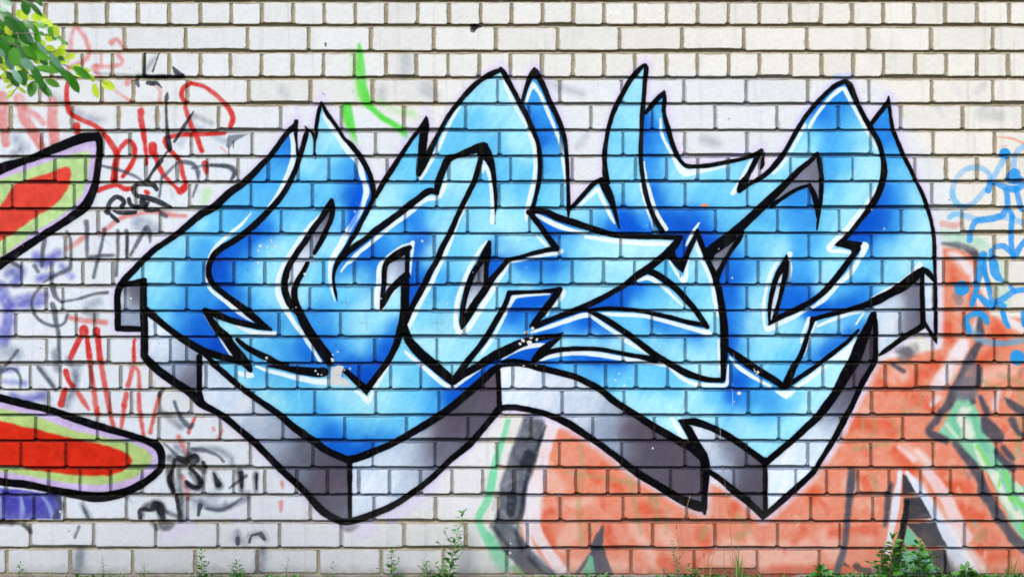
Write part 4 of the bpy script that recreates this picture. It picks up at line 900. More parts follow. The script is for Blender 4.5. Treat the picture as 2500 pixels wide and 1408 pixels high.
    # sharper wedges of deep blue
    for l, c in (("874,440 884,442 886,470 880,510 868,545 848,570 852,520 866,470", (0,84,214)), ("1326,542 1368,562 1400,568 1372,568 1340,560", (20,100,222)),
                 ("1263,732 1340,720 1322,742 1290,750 1262,760 1252,756", (6,90,214)), ("1425,790 1438,782 1452,790 1440,800", (10,96,218)),
                 ("1376,880 1430,874 1500,881 1500,884 1360,884", (0,86,214)), ("1582,560 1588,530 1592,568 1560,566 1530,566 1512,540 1514,515 1530,520 1548,545", (0,84,214))):
        cv.put(cv.poly_mask(parse(l), 7), c, .55)
    for l in ("1033,330,3 1031,374,4", "1770,1228,0 1770,1229,0"):
        cv.put(cv.stroke_mask(parse(l), 2), (70,75,90), .5)
    # mist at the edges of the black lines, then the lines
    q = bm[::2, ::2].copy()
    for _ in range(3):
        q = (np.roll(q, 2, 0)+q+np.roll(q, -2, 0)+np.roll(q, 1, 0)+np.roll(q, -1, 0))/5
        q = (np.roll(q, 2, 1)+q+np.roll(q, -2, 1)+np.roll(q, 1, 1)+np.roll(q, -1, 1))/5
    q = np.repeat(np.repeat(q, 2, 0), 2, 1)[:PH, :PW]
    cv.put((0, 0, PW, PH, np.clip(q*1.3, 0, 1)*(.3+.7*cv.fleck)*(.4+1.2*(rng.random((PH, PW)).astype(np.float32) > .55))), (22,24,40), .26)
    blk = np.stack([.006+.02*vnoise(PH, PW, 30, rng), .006+.02*vnoise(PH, PW, 30, rng), .02+.04*vnoise(PH, PW, 30, rng)], -1)
    cv.put((0, 0, PW, PH, bm*(1-.05*np.clip(vnoise(PH, PW, 22, rng)*3-2, 0, 1))), blk, 1.0)
    # fine over-spray mist beside black lines is left out on purpose; small chips and runs
    for t in CHIPS.split():
        x, y, r = [float(z) for z in t.split(',')]
        if r < 1: continue
        n = 7; ang = np.linspace(0, 2*np.pi, n, endpoint=False)
        rr = r/2*(.7+.6*rng.random(n))
        cv.put(cv.poly_mask(np.stack([x+rr*np.cos(ang), y+rr*np.sin(ang), ang*0], -1).astype(np.float32), 1.3), (232,226,220), .97)
    cv.put(cv.poly_mask(parse(RAWBRICK), 2, 5), (226,218,214), .98, .2)
    cv.put(cv.poly_mask(parse("1708,502 1716,495 1726,497 1732,504 1718,505"), 1.5), (240,150,125), .95)
    for x, y, w, h in ((844,738,32,26),(792,786,34,24),(893,788,34,34),(1066,788,30,34)):    # scratched crosses
        for q in ((x-w/2, y-1, x+w/2, y+1), (x-1, y-h/2, x+3, y+h/2)):
            cv.put(cv.stroke_mask(np.array([(q[0], q[1], .8), (q[2], q[3], .8)], np.float32), 1.5), (120,110,105), .55)
    for x, y, l in ((587,935,40),(587,1018,44),(728,948,34),(607,1120,60),(608,1270,40),(411,975,34),(968,320,26),(975,322,16),(1787,930,60),(1790,860,24),(1757,1040,30)):      # thin white runs
        cv.put(cv.stroke_mask(np.array([(x, y, 1.2), (x+1.5, y+l*.5, 1.4), (x+1, y+l, .8)], np.float32), 1.4), (240,246,248), .7)
    for x, y, l in ((770,372,16),(727,380,20),(1208,520,26),(835,905,14),(1660,668,9),(598,905,18)):
        cv.put(cv.stroke_mask(np.array([(x, y, 1.8), (x, y+l, 1.2)], np.float32), 1.4), (14,14,24), .9)
    for i in range(150):                                                                       # dust, pin holes
        x = rng.uniform(0, 2500); y = rng.uniform(10, 1400); r = rng.uniform(.8, 2.4)
        cv.put(cv.stroke_mask(np.array([(x, y, r), (x+rng.uniform(-2, 2), y+rng.uniform(-2, 2), r)], np.float32), 1.2), (50,48,45) if rng.random() < .5 else (240,244,246), .7)
    for i in range(46):                                                                        # thin scratches low on the wall
        x = rng.uniform(0, 1100); y = rng.uniform(1275, 1385); L = rng.uniform(5, 22)
        cv.put(cv.stroke_mask(np.array([(x, y, .8), (x-L*.45, y+L, .8)], np.float32), 1.3), (246,248,250), .75)
    return np.clip(cv.rgb, 0, 1), np.clip(cv.a, 0, 1)
# ---------------------------------------------------------------- helpers
COL = SC.collection
RND = random.Random(11)
def lin(c): return tuple(((v/255)/12.92 if v/255 <= .04045 else ((v/255+.055)/1.055)**2.4) for v in c)+(1,)
def mesh(name, verts, faces, mat=None, smooth_faces=False):
    me = bpy.data.meshes.new(name); me.from_pydata([tuple(v) for v in verts], [], faces); me.update()
    if mat: me.materials.append(mat)
    if smooth_faces: me.shade_smooth()
    return me
def obj(name, me, parent=None, loc=(0,0,0), rot=(0,0,0), sc=(1,1,1)):
    o = bpy.data.objects.new(name, me); COL.objects.link(o); o.parent = parent
    o.location = loc; o.rotation_euler = rot; o.scale = sc
    return o
def thing(name, label, cat, loc=(0,0,0), group=None):
    o = bpy.data.objects.new(name, None); COL.objects.link(o); o.location = loc
    o.empty_display_size = .1; o['label'] = label; o['category'] = cat
    if group: o['group'] = group
    return o
def tube(path, radii, n=6):
    V, F = [], []
    P = [Vector(p) for p in path]
    for i, p in enumerate(P):
        t = (P[min(i+1, len(P)-1)]-P[max(i-1, 0)]).normalized()
        u = t.cross(Vector((0,1,0)) if abs(t.y) < .9 else Vector((1,0,0))).normalized(); v = t.cross(u)
        for k in range(n):
            a = 2*math.pi*k/n; V.append(p+(u*math.cos(a)+v*math.sin(a))*radii[i])
    for i in range(len(P)-1):
        for k in range(n):
            F.append((i*n+k, i*n+(k+1) % n, (i+1)*n+(k+1) % n, (i+1)*n+k))
    F.append(tuple(range(n))[::-1]); F.append(tuple((len(P)-1)*n+k for k in range(n)))
    return V, F
def mat(name):
    m = bpy.data.materials.new(name); m.use_nodes = True
    nt = m.node_tree; b = nt.nodes["Principled BSDF"]
    return m, nt, nt.nodes, nt.links, b
def N(nodes, t, **kw):
    n = nodes.new(t)
    for k, v in kw.items():
        if k.startswith('i_'): n.inputs[k[2:].replace('_', ' ')].default_value = v
        else: setattr(n, k, v)
    return n
def mixc(nodes, links, fac, a, b, blend='MIX'):
    n = nodes.new("ShaderNodeMix"); n.data_type = 'RGBA'; n.blend_type = blend; n.clamp_factor = True
    for s, v in ((n.inputs[0], fac), (n.inputs[6], a), (n.inputs[7], b)):
        if hasattr(v, 'links'): links.new(v, s)
        else: s.default_value = v
    return n.outputs[2]
def mth(nodes, links, op, a, b=None, clamp=False):
    n = nodes.new("ShaderNodeMath"); n.operation = op; n.use_clamp = clamp
    for s, v in ((n.inputs[0], a), (n.inputs[1], b)):
        if v is None: continue
        if hasattr(v, 'links'): links.new(v, s)
        else: s.default_value = v
    return n.outputs[0]
def noise(nodes, links, vec, scale, detail=3, rough=.55):
    n = nodes.new("ShaderNodeTexNoise"); n.inputs["Scale"].default_value = scale
    n.inputs["Detail"].default_value = detail; n.inputs["Roughness"].default_value = rough
    links.new(vec, n.inputs["Vector"]); return n.outputs[0]
def rng_map(nodes, links, v, a, b, c=0., d=1.):
    n = nodes.new("ShaderNodeMapRange"); links.new(v, n.inputs[0])
    for i, q in enumerate((a, b, c, d)): n.inputs[i+1].default_value = q
    return n.outputs[0]

# ---------------------------------------------------------------- the graffiti as a generated image
rgb, alp = paint_wall()
img = bpy.data.images.new("graffiti_paint", PW, PH, alpha=True, float_buffer=False)
img.alpha_mode = 'CHANNEL_PACKED'; img.colorspace_settings.name = 'sRGB'
buf = np.concatenate([rgb, alp[..., None]], -1)[::-1].astype(np.float32)
img.pixels.foreach_set(np.ascontiguousarray(buf).ravel()); img.update(); img.pack()

wall = thing("brick_wall", "long white silicate brick wall covered with a large blue wildstyle graffiti and older red tags", "wall")

def paint_nodes(nodes, links):
    tc = nodes.new("ShaderNodeTexCoord"); tc.object = wall
    sp = nodes.new("ShaderNodeSeparateXYZ"); links.new(tc.outputs["Object"], sp.inputs[0])
    u = mth(nodes, links, 'MULTIPLY_ADD', sp.outputs[0], 1/(S*PW)); u.node.inputs[2].default_value = (1250-PX0)/PW
    v = mth(nodes, links, 'MULTIPLY_ADD', sp.outputs[2], 1/(S*PH)); v.node.inputs[2].default_value = (PY0+PH-1412)/PH
    cb = nodes.new("ShaderNodeCombineXYZ"); links.new(u, cb.inputs[0]); links.new(v, cb.inputs[1])
    im = nodes.new("ShaderNodeTexImage"); im.image = img; im.extension = 'CLIP'; im.interpolation = 'Cubic'
    links.new(cb.outputs[0], im.inputs[0])
    return tc.outputs["Object"], sp, im
GAIN = .80
# brick
m_brick, nt, nd, lk, b = mat("silicate_brick_painted")
co, sp, im = paint_nodes(nd, lk)
oi = nd.new("ShaderNodeObjectInfo"); at = nd.new("ShaderNodeAttribute"); at.attribute_name = "tone"
tone = mth(nd, lk, 'FRACT', mth(nd, lk, 'ADD', oi.outputs["Random"], at.outputs["Fac"]))
warm = rng_map(nd, lk, sp.outputs[0], -2.2, 1.2)
basec = mixc(nd, lk, warm, lin((231,234,239)), lin((243,237,226)))
basec = mixc(nd, lk, mth(nd, lk, 'MULTIPLY', rng_map(nd, lk, tone, 0, 1), .34), basec, lin((212,208,200)))
st = noise(nd, lk, co, 5.5, 5, .62); basec = mixc(nd, lk, rng_map(nd, lk, st, .5, .76, 0, .32), basec, lin((196,194,192)))
ra = nd.new("ShaderNodeAttribute"); ra.attribute_name = "rim"
rf = mth(nd, lk, 'ADD', ra.outputs["Fac"], mth(nd, lk, 'MULTIPLY', mth(nd, lk, 'SUBTRACT', noise(nd, lk, co, 26, 4, .65), .5), 2.6))
smear = rng_map(nd, lk, rf, .50, .72, 0, 1)
basec = mixc(nd, lk, mth(nd, lk, 'MULTIPLY', smear, .85), basec, lin((182,171,148)))
sq = nd.new("ShaderNodeMapping"); sq.inputs["Scale"].default_value = (26, 1, 1.3); lk.new(co, sq.inputs[0])
run = rng_map(nd, lk, noise(nd, lk, sq.outputs[0], 1.0, 4, .6), .56, .76, 0, .22)
basec = mixc(nd, lk, run, basec, lin((150,142,128)))
low = mth(nd, lk, 'ADD', sp.outputs[2], mth(nd, lk, 'MULTIPLY', noise(nd, lk, co, 9, 4), .18))
dirt = rng_map(nd, lk, low, .10, .46, .60, 0)
basec = mixc(nd, lk, dirt, basec, lin((184,184,184)))
pcol = mixc(nd, lk, mth(nd, lk, 'MULTIPLY', smear, .30), im.outputs[0], mixc(nd, lk, 1., im.outputs[0], lin((190,196,200)), 'MULTIPLY'))
pc = mixc(nd, lk, mth(nd, lk, 'MULTIPLY', dirt, .28), pcol, lin((150,146,140)))
# paint wears thin here and there
wear = rng_map(nd, lk, noise(nd, lk, co, 95, 4, .7), .66, .76, 0, .25)
al = mth(nd, lk, 'MULTIPLY', im.outputs[1], mth(nd, lk, 'SUBTRACT', 1, wear))
c = mixc(nd, lk, al, basec, pc)
c = mixc(nd, lk, mth(nd, lk, 'MULTIPLY', run, .45), c, lin((120,114,106)))
splash = rng_map(nd, lk, mth(nd, lk, 'ADD', sp.outputs[2], mth(nd, lk, 'MULTIPLY', noise(nd, lk, co, 30, 4), .09)), .045, .105, .6, 0)
c = mixc(nd, lk, splash, c, lin((112,104,84)))
c = mixc(nd, lk, rng_map(nd, lk, noise(nd, lk, co, 60, 5, .7), .35, .7, 0, .22), c, mixc(nd, lk, 1., c, lin((190,186,180)), 'MULTIPLY'))
pit = rng_map(nd, lk, noise(nd, lk, co, 140, 2), .70, .76, 0, .45)
c = mixc(nd, lk, pit, c, mixc(nd, lk, 1., c, lin((140,132,120)), "MULTIPLY"))
gain = mixc(nd, lk, 1., c, (GAIN, GAIN, GAIN, 1), 'MULTIPLY')
lk.new(gain, b.inputs["Base Color"]); b.inputs["Specular IOR Level"].default_value = .045
lk.new(rng_map(nd, lk, al, 0, 1, .85, .5), b.inputs["Roughness"])
bp = nd.new("ShaderNodeBump"); bp.inputs["Strength"].default_value = .45; bp.inputs["Distance"].default_value = .004
h = mth(nd, lk, 'ADD', noise(nd, lk, co, 24, 3), mth(nd, lk, 'MULTIPLY', noise(nd, lk, co, 160, 3), .35))
lk.new(h, bp.inputs["Height"]); lk.new(bp.outputs[0], b.inputs["Normal"])
# mortar
m_mort, nt, nd, lk, b = mat("lime_mortar")
co, sp, im = paint_nodes(nd, lk)
mb = mixc(nd, lk, noise(nd, lk, co, 12, 4), lin((140,128,106)), lin((188,176,152)))
mb = mixc(nd, lk, rng_map(nd, lk, noise(nd, lk, co, 70, 4, .7), .5, .72, 0, .6), mb, lin((96,86,70)))
mp = mixc(nd, lk, 1., im.outputs[0], lin((158,162,172)), 'MULTIPLY')  # joint paint darkened: rough dirty mortar, plus recess shade put into the colour
mal = mth(nd, lk, 'MULTIPLY', im.outputs[1], rng_map(nd, lk, noise(nd, lk, co, 80, 4, .7), .35, .75, 1., .92))
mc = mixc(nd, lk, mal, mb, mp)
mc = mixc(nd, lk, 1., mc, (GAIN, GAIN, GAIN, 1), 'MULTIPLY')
lk.new(mc, b.inputs["Base Color"]); b.inputs["Roughness"].default_value = .95; b.inputs["Specular IOR Level"].default_value = .02
bp = nd.new("ShaderNodeBump"); bp.inputs["Strength"].default_value = .8; bp.inputs["Distance"].default_value = .004
lk.new(noise(nd, lk, co, 130, 5, .7), bp.inputs["Height"]); lk.new(bp.outputs[0], b.inputs["Normal"])

# ---------------------------------------------------------------- bricks
def brick_mesh(w, h, rnd, chip=False):
    """front outline with knocked corners, small bevel, sides running back into the wall"""
    pts = []
    def r(): return rnd.uniform(.005, .013) if rnd.random() < .75 else rnd.uniform(.013, .026)
    cs = [(-1,-1), (1,-1), (1,1), (-1,1)]
    for i, (sx, sz) in enumerate(cs):
        a, bq = r(), r()*.8
        if sz > 0: a *= .7; bq *= .7
        cx, cz = sx*w/2, sz*h/2
        e = [(cx, cz-sz*bq), (cx-sx*a*.32, cz-sz*bq*.32), (cx-sx*a, cz)]
        if (sx*sz) > 0: pass
        else: e = e[::-1]
        pts += e
        # one wavering point along the following edge
        nx, nz = cs[(i+1) % 4]
        for t in ((.3, .7) if sz == nz else (.5,)):
            t += rnd.uniform(-.1, .1)
            mx, mz = (cx*(1-t)+nx*w/2*t), (cz*(1-t)+nz*h/2*t)
            dip = rnd.uniform(-.0006, .0026)
            pts.append((mx-(sx if sx == nx else 0)*dip, mz-(sz if sz == nz else 0)*dip))
    n = len(pts); V = []; A = []
    for x, z in pts:                                   # front ring, slightly inset
        l = math.hypot(x, z); V.append((x*(1-.0016/abs(w/2)), rnd.uniform(-.0003, .0003), z*(1-.0022/abs(h/2))))
    for x, z in pts: V.append((x, .0022, z))
    for x, z in pts: V.append((x, .0160, z))
    for x, z in pts:                                   # inner ring: where the mortar smears end
        ix = rnd.uniform(.004, .012); iz = rnd.uniform(.003, .007)+(.003 if z < 0 else 0)
        V.append((x*max(0, 1-ix/(w/2)), 0.0, z*max(0, 1-iz/(h/2))))
    A = [1.0]*n+[1.0]*(2*n)+[0.0]*n
    F = [tuple(range(3*n, 4*n))]
    for k in range(n): F.append((k, (k+1) % n, 3*n+(k+1) % n, 3*n+k))
    for k in range(n):
        a, c2 = k, (k+1) % n
        F.append((a+n, c2+n, c2, a)); F.append((a+2*n, c2+2*n, c2+n, a+n))
    return V, F, A
BH = .1012
TS = [brick_mesh(.2500, BH, RND) for _ in range(9)]; TH = [brick_mesh(.1200, BH, RND) for _ in range(9)]
def bmesh_(name, v, f, a):
    me = mesh(name, v, f, m_brick); at_ = me.attributes.new("rim", 'FLOAT', 'POINT'); at_.data.foreach_set("value", a); return me
MS = [bmesh_("brick_stretcher", *q) for q in TS]; MH = [bmesh_("brick_header", *q) for q in TH]
slots = []
rows = [(y, [int(q) for q in s.split(',')]) for y, s in JOINTS]
def shifted(src, dy):     # courses above the picture repeat the bond
    return dy, [x+RND.randint(-2, 2) for x in src]
for k in range(8):
    rows.insert(0, shifted(rows[[0,1,0,3,5,2,7,9][k]+k*0 if k else 5][1], 2-63.5*(k+1)))
rows_y = [r_[0] for r_ in rows]+[1401.5]
for i, (y, js) in enumerate(rows):
    y2 = rows_y[i+1]
    js = sorted(js)
    # carry the bond on past both edges of the picture
    step = np.median(np.diff(js[:6])) if len(js) > 6 else 152
    while js[0] > -900: js.insert(0, js[0]-int(step)-RND.randint(-1, 1))
    while js[-1] < 3400: js.append(js[-1]+int(step)+RND.randint(-1, 1))
    slope = lambda x: (-(x-1250)/1250*1.6 if 300 < y < 900 else 0)
    for a, c2 in zip(js[:-1], js[1:]):
        g1, g2 = RND.uniform(2.2, 3.9), RND.uniform(2.2, 3.9)
        xa, xb = a+g1, c2-g2
        xm = (xa+xb)/2; t, bt = y+RND.uniform(4.6, 6.6)+slope(xm), y2-RND.uniform(1.0, 2.2)+slope(xm)
        if RND.random() < .18: bt -= RND.uniform(1.5, 4)
        if i == len(rows)-1 and 1700 < xm < 1850: bt -= 14
        vis = max(0, min(xb, 2500)-max(xa, 0))*max(0, min(bt, 1408)-max(t, 0))
        slots.append((vis, xm, (t+bt)/2, xb-xa, bt-t))
slots.sort(key=lambda q: -q[0])
SV, SF, ST, SR = [], [], [], []
for k, (vis, xm, ym, w, h_) in enumerate(slots):
    big = w > 100
    i = RND.randrange(9); v, f, ra = (TS if big else TH)[i]
    sx = w*S/(.25 if big else .12)*1.0; sz = h_*S/BH
    loc = (WX(xm), RND.uniform(-.0012, .0008), WZ(ym)); rot = (RND.uniform(-.009, .009), RND.uniform(-.004, .004), RND.uniform(-.006, .006))
    if k < 300:
        obj("brick", (MS if big else MH)[i], wall, loc, rot, (sx, 1, sz))
    else:
        M = Matrix.Translation(loc) @ Euler(rot).to_matrix().to_4x4() @ Matrix.Diagonal((sx, 1, sz, 1))
        o = len(SV); SV += [M @ Vector(p) for p in v]; SF += [tuple(o+q for q in ff) for ff in f]; ST += [RND.random()]*len(v); SR += ra
me = mesh("brick_courses", SV, SF, m_brick)
a_ = me.attributes.new("tone", 'FLOAT', 'POINT'); a_.data.foreach_set("value", ST)
a_ = me.attributes.new("rim", 'FLOAT', 'POINT'); a_.data.foreach_set("value", SR)
o = obj("brickwork", me, wall); o['kind'] = 'stuff'

# mortar: a weathered bed joint under every course, flush wall between
nr = np.random.default_rng(3)
xs = np.arange(-2.35*1.6, 2.35*1.6, .009); prof = []
for i, (y, js) in enumerate(rows):
    y2 = rows_y[i+1]
    prof += [(y-3.5, .0155, .0006), (y+1.5, .0145, .0012), (y+3.0, .0058, .0016), (y+5.6, .0014, .0009), (y+9, .0032, .0010), ((y+y2)/2-6, .0040, .0014), ((y+y2)/2+6, .0040, .0014), (y2-6, .0036, .0014)]
prof += [(1400, .0036, .001), (1409, .0036, .001), (1440, .0036, .001)]
NP, NX = len(prof), len(xs)
YY = np.array([p[0] for p in prof]); DD = np.array([p[1] for p in prof]); JJ = np.array([p[2] for p in prof])
jy = np.zeros((NP, NX)); base_j = nr.normal(0, 1, (NP, NX)); ker = np.exp(-np.linspace(-2, 2, 9)**2); ker /= ker.sum()
for i in range(NP): jy[i] = np.convolve(base_j[i], ker, 'same')
jd = nr.normal(0, .55, (NP, NX))
slp = np.where((YY[:,None] > 300) & (YY[:,None] < 900), -(xs[None,:]/S)/1250*1.6, 0)
Yv = YY[:,None]+jy*.9+slp; Dv = np.clip(DD[:,None]+jd*JJ[:,None], .0002, .0165)
V = np.stack([np.broadcast_to(xs[None,:], Yv.shape), Dv, (1412-Yv)*S], -1).reshape(-1, 3)
idx = np.arange(NP*NX).reshape(NP, NX)
F = np.stack([idx[:-1,:-1], idx[1:,:-1], idx[1:,1:], idx[:-1,1:]], -1).reshape(-1, 4)
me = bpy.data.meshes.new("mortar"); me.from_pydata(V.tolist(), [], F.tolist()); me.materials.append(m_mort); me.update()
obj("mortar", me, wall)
def box(x0, x1, y0, y1, z0, z1):
    V = [(x, y, z) for z in (z0, z1) for y in (y0, y1) for x in (x0, x1)]
    return V, [(0,2,3,1), (4,5,7,6), (0,1,5,4), (2,6,7,3), (0,4,6,2), (1,3,7,5)]
zt = WZ(rows_y[0])
obj("wall_core", mesh("wall_core", *box(-3.74, 3.74, .0175, .25, -.1, zt), m_mort), wall)
m_conc, nt, nd, lk, b = mat("dirty_concrete")
tc = nd.new("ShaderNodeTexCoord"); co = tc.outputs["Object"]
cc = mixc(nd, lk, noise(nd, lk, co, 14, 5, .65), lin((92,84,72)), lin((150,142,130))); lk.new(cc, b.inputs["Base Color"]); b.inputs["Roughness"].default_value = .95
bp = nd.new("ShaderNodeBump"); bp.inputs["Distance"].default_value = .01; bp.inputs["Strength"].default_value = .8; lk.new(noise(nd, lk, co, 40, 5, .7), bp.inputs["Height"]); lk.new(bp.outputs[0], b.inputs["Normal"])
# rough footing under the lowest course
V, F = [], []; n = 260
for i in range(n):
    x = -3.7+7.4*i/(n-1); px = x/S+1250; gap = 1700 < px < 1945
    t = 1402.2+RND.uniform(-1.0, 1.2); d = -.012+RND.uniform(-.004, .004)
    if gap: t += 3+RND.uniform(-2, 3); d = .004
    V += [(x, .0036, WZ(t-.6)), (x, d, WZ(t+RND.uniform(0, 1.5))), (x, d-.006, -.03)]
for i in range(n-1):
    for k in range(2): F.append((i*3+k, i*3+k+1, i*3+k+4, i*3+k+3))
obj("footing", mesh("footing", V, F, m_conc), wall)

# ---------------------------------------------------------------- ground
m_gr, nt, nd, lk, b = mat("earth_and_grass")
tc = nd.new("ShaderNodeTexCoord"); co = tc.outputs["Object"]
cc = mixc(nd, lk, rng_map(nd, lk, noise(nd, lk, co, 2.2, 6, .65), .42, .6), (.075,.06,.042,1), (.05,.075,.025,1)); lk.new(cc, b.inputs["Base Color"]); b.inputs["Roughness"].default_value = 1
g = mesh("ground", [(-150,-150,0),(150,-150,0),(150,150,0),(-150,150,0)], [(0,1,2,3)], m_gr)
o = obj("ground", g); o['kind'] = 'structure'

# ---------------------------------------------------------------- plants
def leaf_mat(name, c1, c2, trans, rough=.45):
    m, nt, nd, lk, b = mat(name)
    tc = nd.new("ShaderNodeTexCoord"); oi = nd.new("ShaderNodeObjectInfo")
    c = mixc(nd, lk, oi.outputs["Random"], c1, c2)
    c = mixc(nd, lk, rng_map(nd, lk, noise(nd, lk, tc.outputs["Object"], 3, 3), .3, .7, 0, .25), c, mixc(nd, lk, 1., c, (.6,.65,.5,1), 'MULTIPLY'))
    lk.new(c, b.inputs["Base Color"]); b.inputs["Roughness"].default_value = rough
    tr = nd.new("ShaderNodeBsdfTranslucent"); lk.new(c, tr.inputs[0])
    mx = nd.new("ShaderNodeMixShader"); mx.inputs[0].default_value = trans
    out = [n for n in nd if n.type == 'OUTPUT_MATERIAL'][0]
    lk.new(b.outputs[0], mx.inputs[1]); lk.new(tr.outputs[0], mx.inputs[2]); lk.new(mx.outputs[0], out.inputs[0])
    return m
M_WEED = leaf_mat("weed_leaf", (.04,.17,.02,1), (.085,.27,.035,1), .3)
M_WEED2 = leaf_mat("weed_leaf_grey", (.07,.19,.06,1), (.12,.27,.09,1), .25, .6)
M_GRASS = leaf_mat("grass_blade", (.09,.22,.03,1), (.22,.36,.07,1), .35)
M_DRY = leaf_mat("dry_stalk", (.24,.15,.07,1), (.42,.33,.20,1), .15, .8)
M_SEED = leaf_mat("seed_head", (.22,.30,.12,1), (.36,.40,.22,1), .3, .8)
M_STEM = leaf_mat("green_stem", (.10,.17,.05,1), (.17,.20,.08,1), .1)
M_BACKLIT = leaf_mat("backlit_leaflet", (.60,.86,.02,1), (.84,.95,.06,1), .5, .5)  # yellow glow of leaflets lit from behind, put into the colour
M_MATURE = leaf_mat("mature_leaflet", (.06,.28,.006,1), (.13,.44,.012,1), .35, .42)
M_DARKL = leaf_mat("shaded_leaflet", (.02,.13,.006,1), (.04,.22,.01,1), .25, .4)  # darker copy of the green leaflet, shade painted into its colour
M_SKYSHEEN = leaf_mat("skysheen_leaflet", (.09,.24,.12,1), (.16,.32,.20,1), .2, .4)  # sky reflected on leaflets, painted in as a bluish green
M_BARK, nt, nd, lk, b = mat("bark")
tc = nd.new("ShaderNodeTexCoord"); lk.new(mixc(nd, lk, noise(nd, lk, tc.outputs["Object"], 20, 5), (.05,.035,.022,1), (.15,.12,.09,1)), b.inputs["Base Color"]); b.inputs["Roughness"].default_value = .9
def leaf_geo(wide=.5, pos=.42, fold=.18, bend=.25, nseg=4):
    """leaf of length 1 along +x, width `wide`, folded on the midrib and bent down"""
    V, F = [], []
    for i in range(nseg+1):
        t = i/nseg; w = (math.sin(math.pi*t**(.75 if pos < .5 else 1))**(.8 if pos < .5 else .55))*wide/2 if 0 < i < nseg else (0.0 if i == nseg else .03)
        z = -bend*t*t
        V += [(t, -w, z+w*fold*2), (t, 0, z), (t, w, z+w*fold*2)]
    for i in range(nseg):
        for k in (0, 1): F.append((i*3+k, i*3+k+1, i*3+k+4, i*3+k+3))
    return V, F
def leafmesh(name, m, **k): V, F = leaf_geo(**k); return mesh(name, V, F, m, True)
L_DIAM = [leafmesh("weed_leaf", M_WEED, wide=.52), leafmesh("weed_leaf", M_WEED, wide=.44, bend=.1), leafmesh("weed_leaf", M_WEED2, wide=.5)]
L_NARR = [leafmesh("narrow_leaf", M_WEED2, wide=.22, bend=.1), leafmesh("narrow_leaf", M_WEED, wide=.26)]
L_BROAD = [leafmesh("broad_leaf", M_WEED, wide=.6), leafmesh("broad_leaf", M_WEED, wide=.5, bend=.15)]
def aim(d, roll):
    """rotation that turns +x to direction d"""
    d = Vector(d).normalized(); q = d.to_track_quat('X', 'Z')
    return (q @ Euler((roll, 0, 0)).to_quaternion()).to_euler()
def stem_path(x0, y, x1, top, n=8, bow=.0):
    P = []
    for i in range(n+1):
        t = i/n; P.append(Vector((WX(x0+(x1-x0)*t**1.3)+bow*math.sin(math.pi*t), y+.02*math.sin(2.2*t+x0), WZ(1411)+(WZ(top)-WZ(1411))*t)))
    return P
def leafy(x, xtop, top, label, leaves, nleaf, ll, branches=0, y=-.06, name="leafy_weed", group=None, spread=1.):
    t = thing(name, label, "weed", (WX(x), y, 0), group); off = Vector((WX(x), y, 0)); rr = random.Random(int(x))
    P = stem_path(x, y, xtop, top, bow=rr.uniform(-.006, .006))
    r0 = .0016+.0006*(1411-top)/100
    V, F = tube([p-off for p in P], [r0*(1-.75*i/8) for i in range(9)], 5)
    obj("stem", mesh("stem", V, F, M_STEM, True), t)
    H = (P[-1]-P[0]).length; spots = []
    for k in range(nleaf):
        u = .12+.86*(k+.5)/nleaf; i = min(int(u*8), 7); p = P[i].lerp(P[i+1], u*8-i)
        az = k*2.4+rr.uniform(-.5, .5); spots.append((p, az, u, ll*1.4*(1.15-.55*u)))
    for q in range(branches):
        u = .18+.5*q/max(1, branches); i = int(u*8); p = P[i]; sgn = 1 if q % 2 else -1
        e = p+Vector((sgn*H*.30*(1-u)*spread+sgn*.012, rr.uniform(-.03, .01), H*rr.uniform(.16, .30)))
        m_ = p.lerp(e, .5)+Vector((0, 0, -.006))
        V, F = tube([p-off, m_-off, e-off], [.0012, .001, .0006], 4); obj("side_stem", mesh("side_stem", V, F, M_STEM, True), t)
        for w in range(5): spots.append((p.lerp(e, .35+.65*w/4), w*2.3+q, .5+.1*w, ll*rr.uniform(.6, .9)))
    for p, az, u, L in spots:
        d = Vector((math.cos(az), math.sin(az)*.55-.25, rr.uniform(.15, .75)+(.8 if u > .9 else 0)))
        pet = d.normalized()*L*.25
        obj("leaf", rr.choice(leaves), t, p-off+pet*.6, aim(d, rr.uniform(-.9, .9)), (L,)*3)
    return t
def blade_mesh(pts, w, m, name="blade"):
    V, F = [], []; n = len(pts)
    for i, p in enumerate(pts):
        ww = w*(1-(i/(n-1))**2.2)+.0002; V += [p+Vector((-ww/2, 0, 0)), p+Vector((0, ww*.35, 0)), p+Vector((ww/2, 0, 0))]
    for i in range(n-1):
        for k in (0, 1): F.append((i*3+k, i*3+k+1, i*3+k+4, i*3+k+3))
    return mesh(name, V, F, m, True)
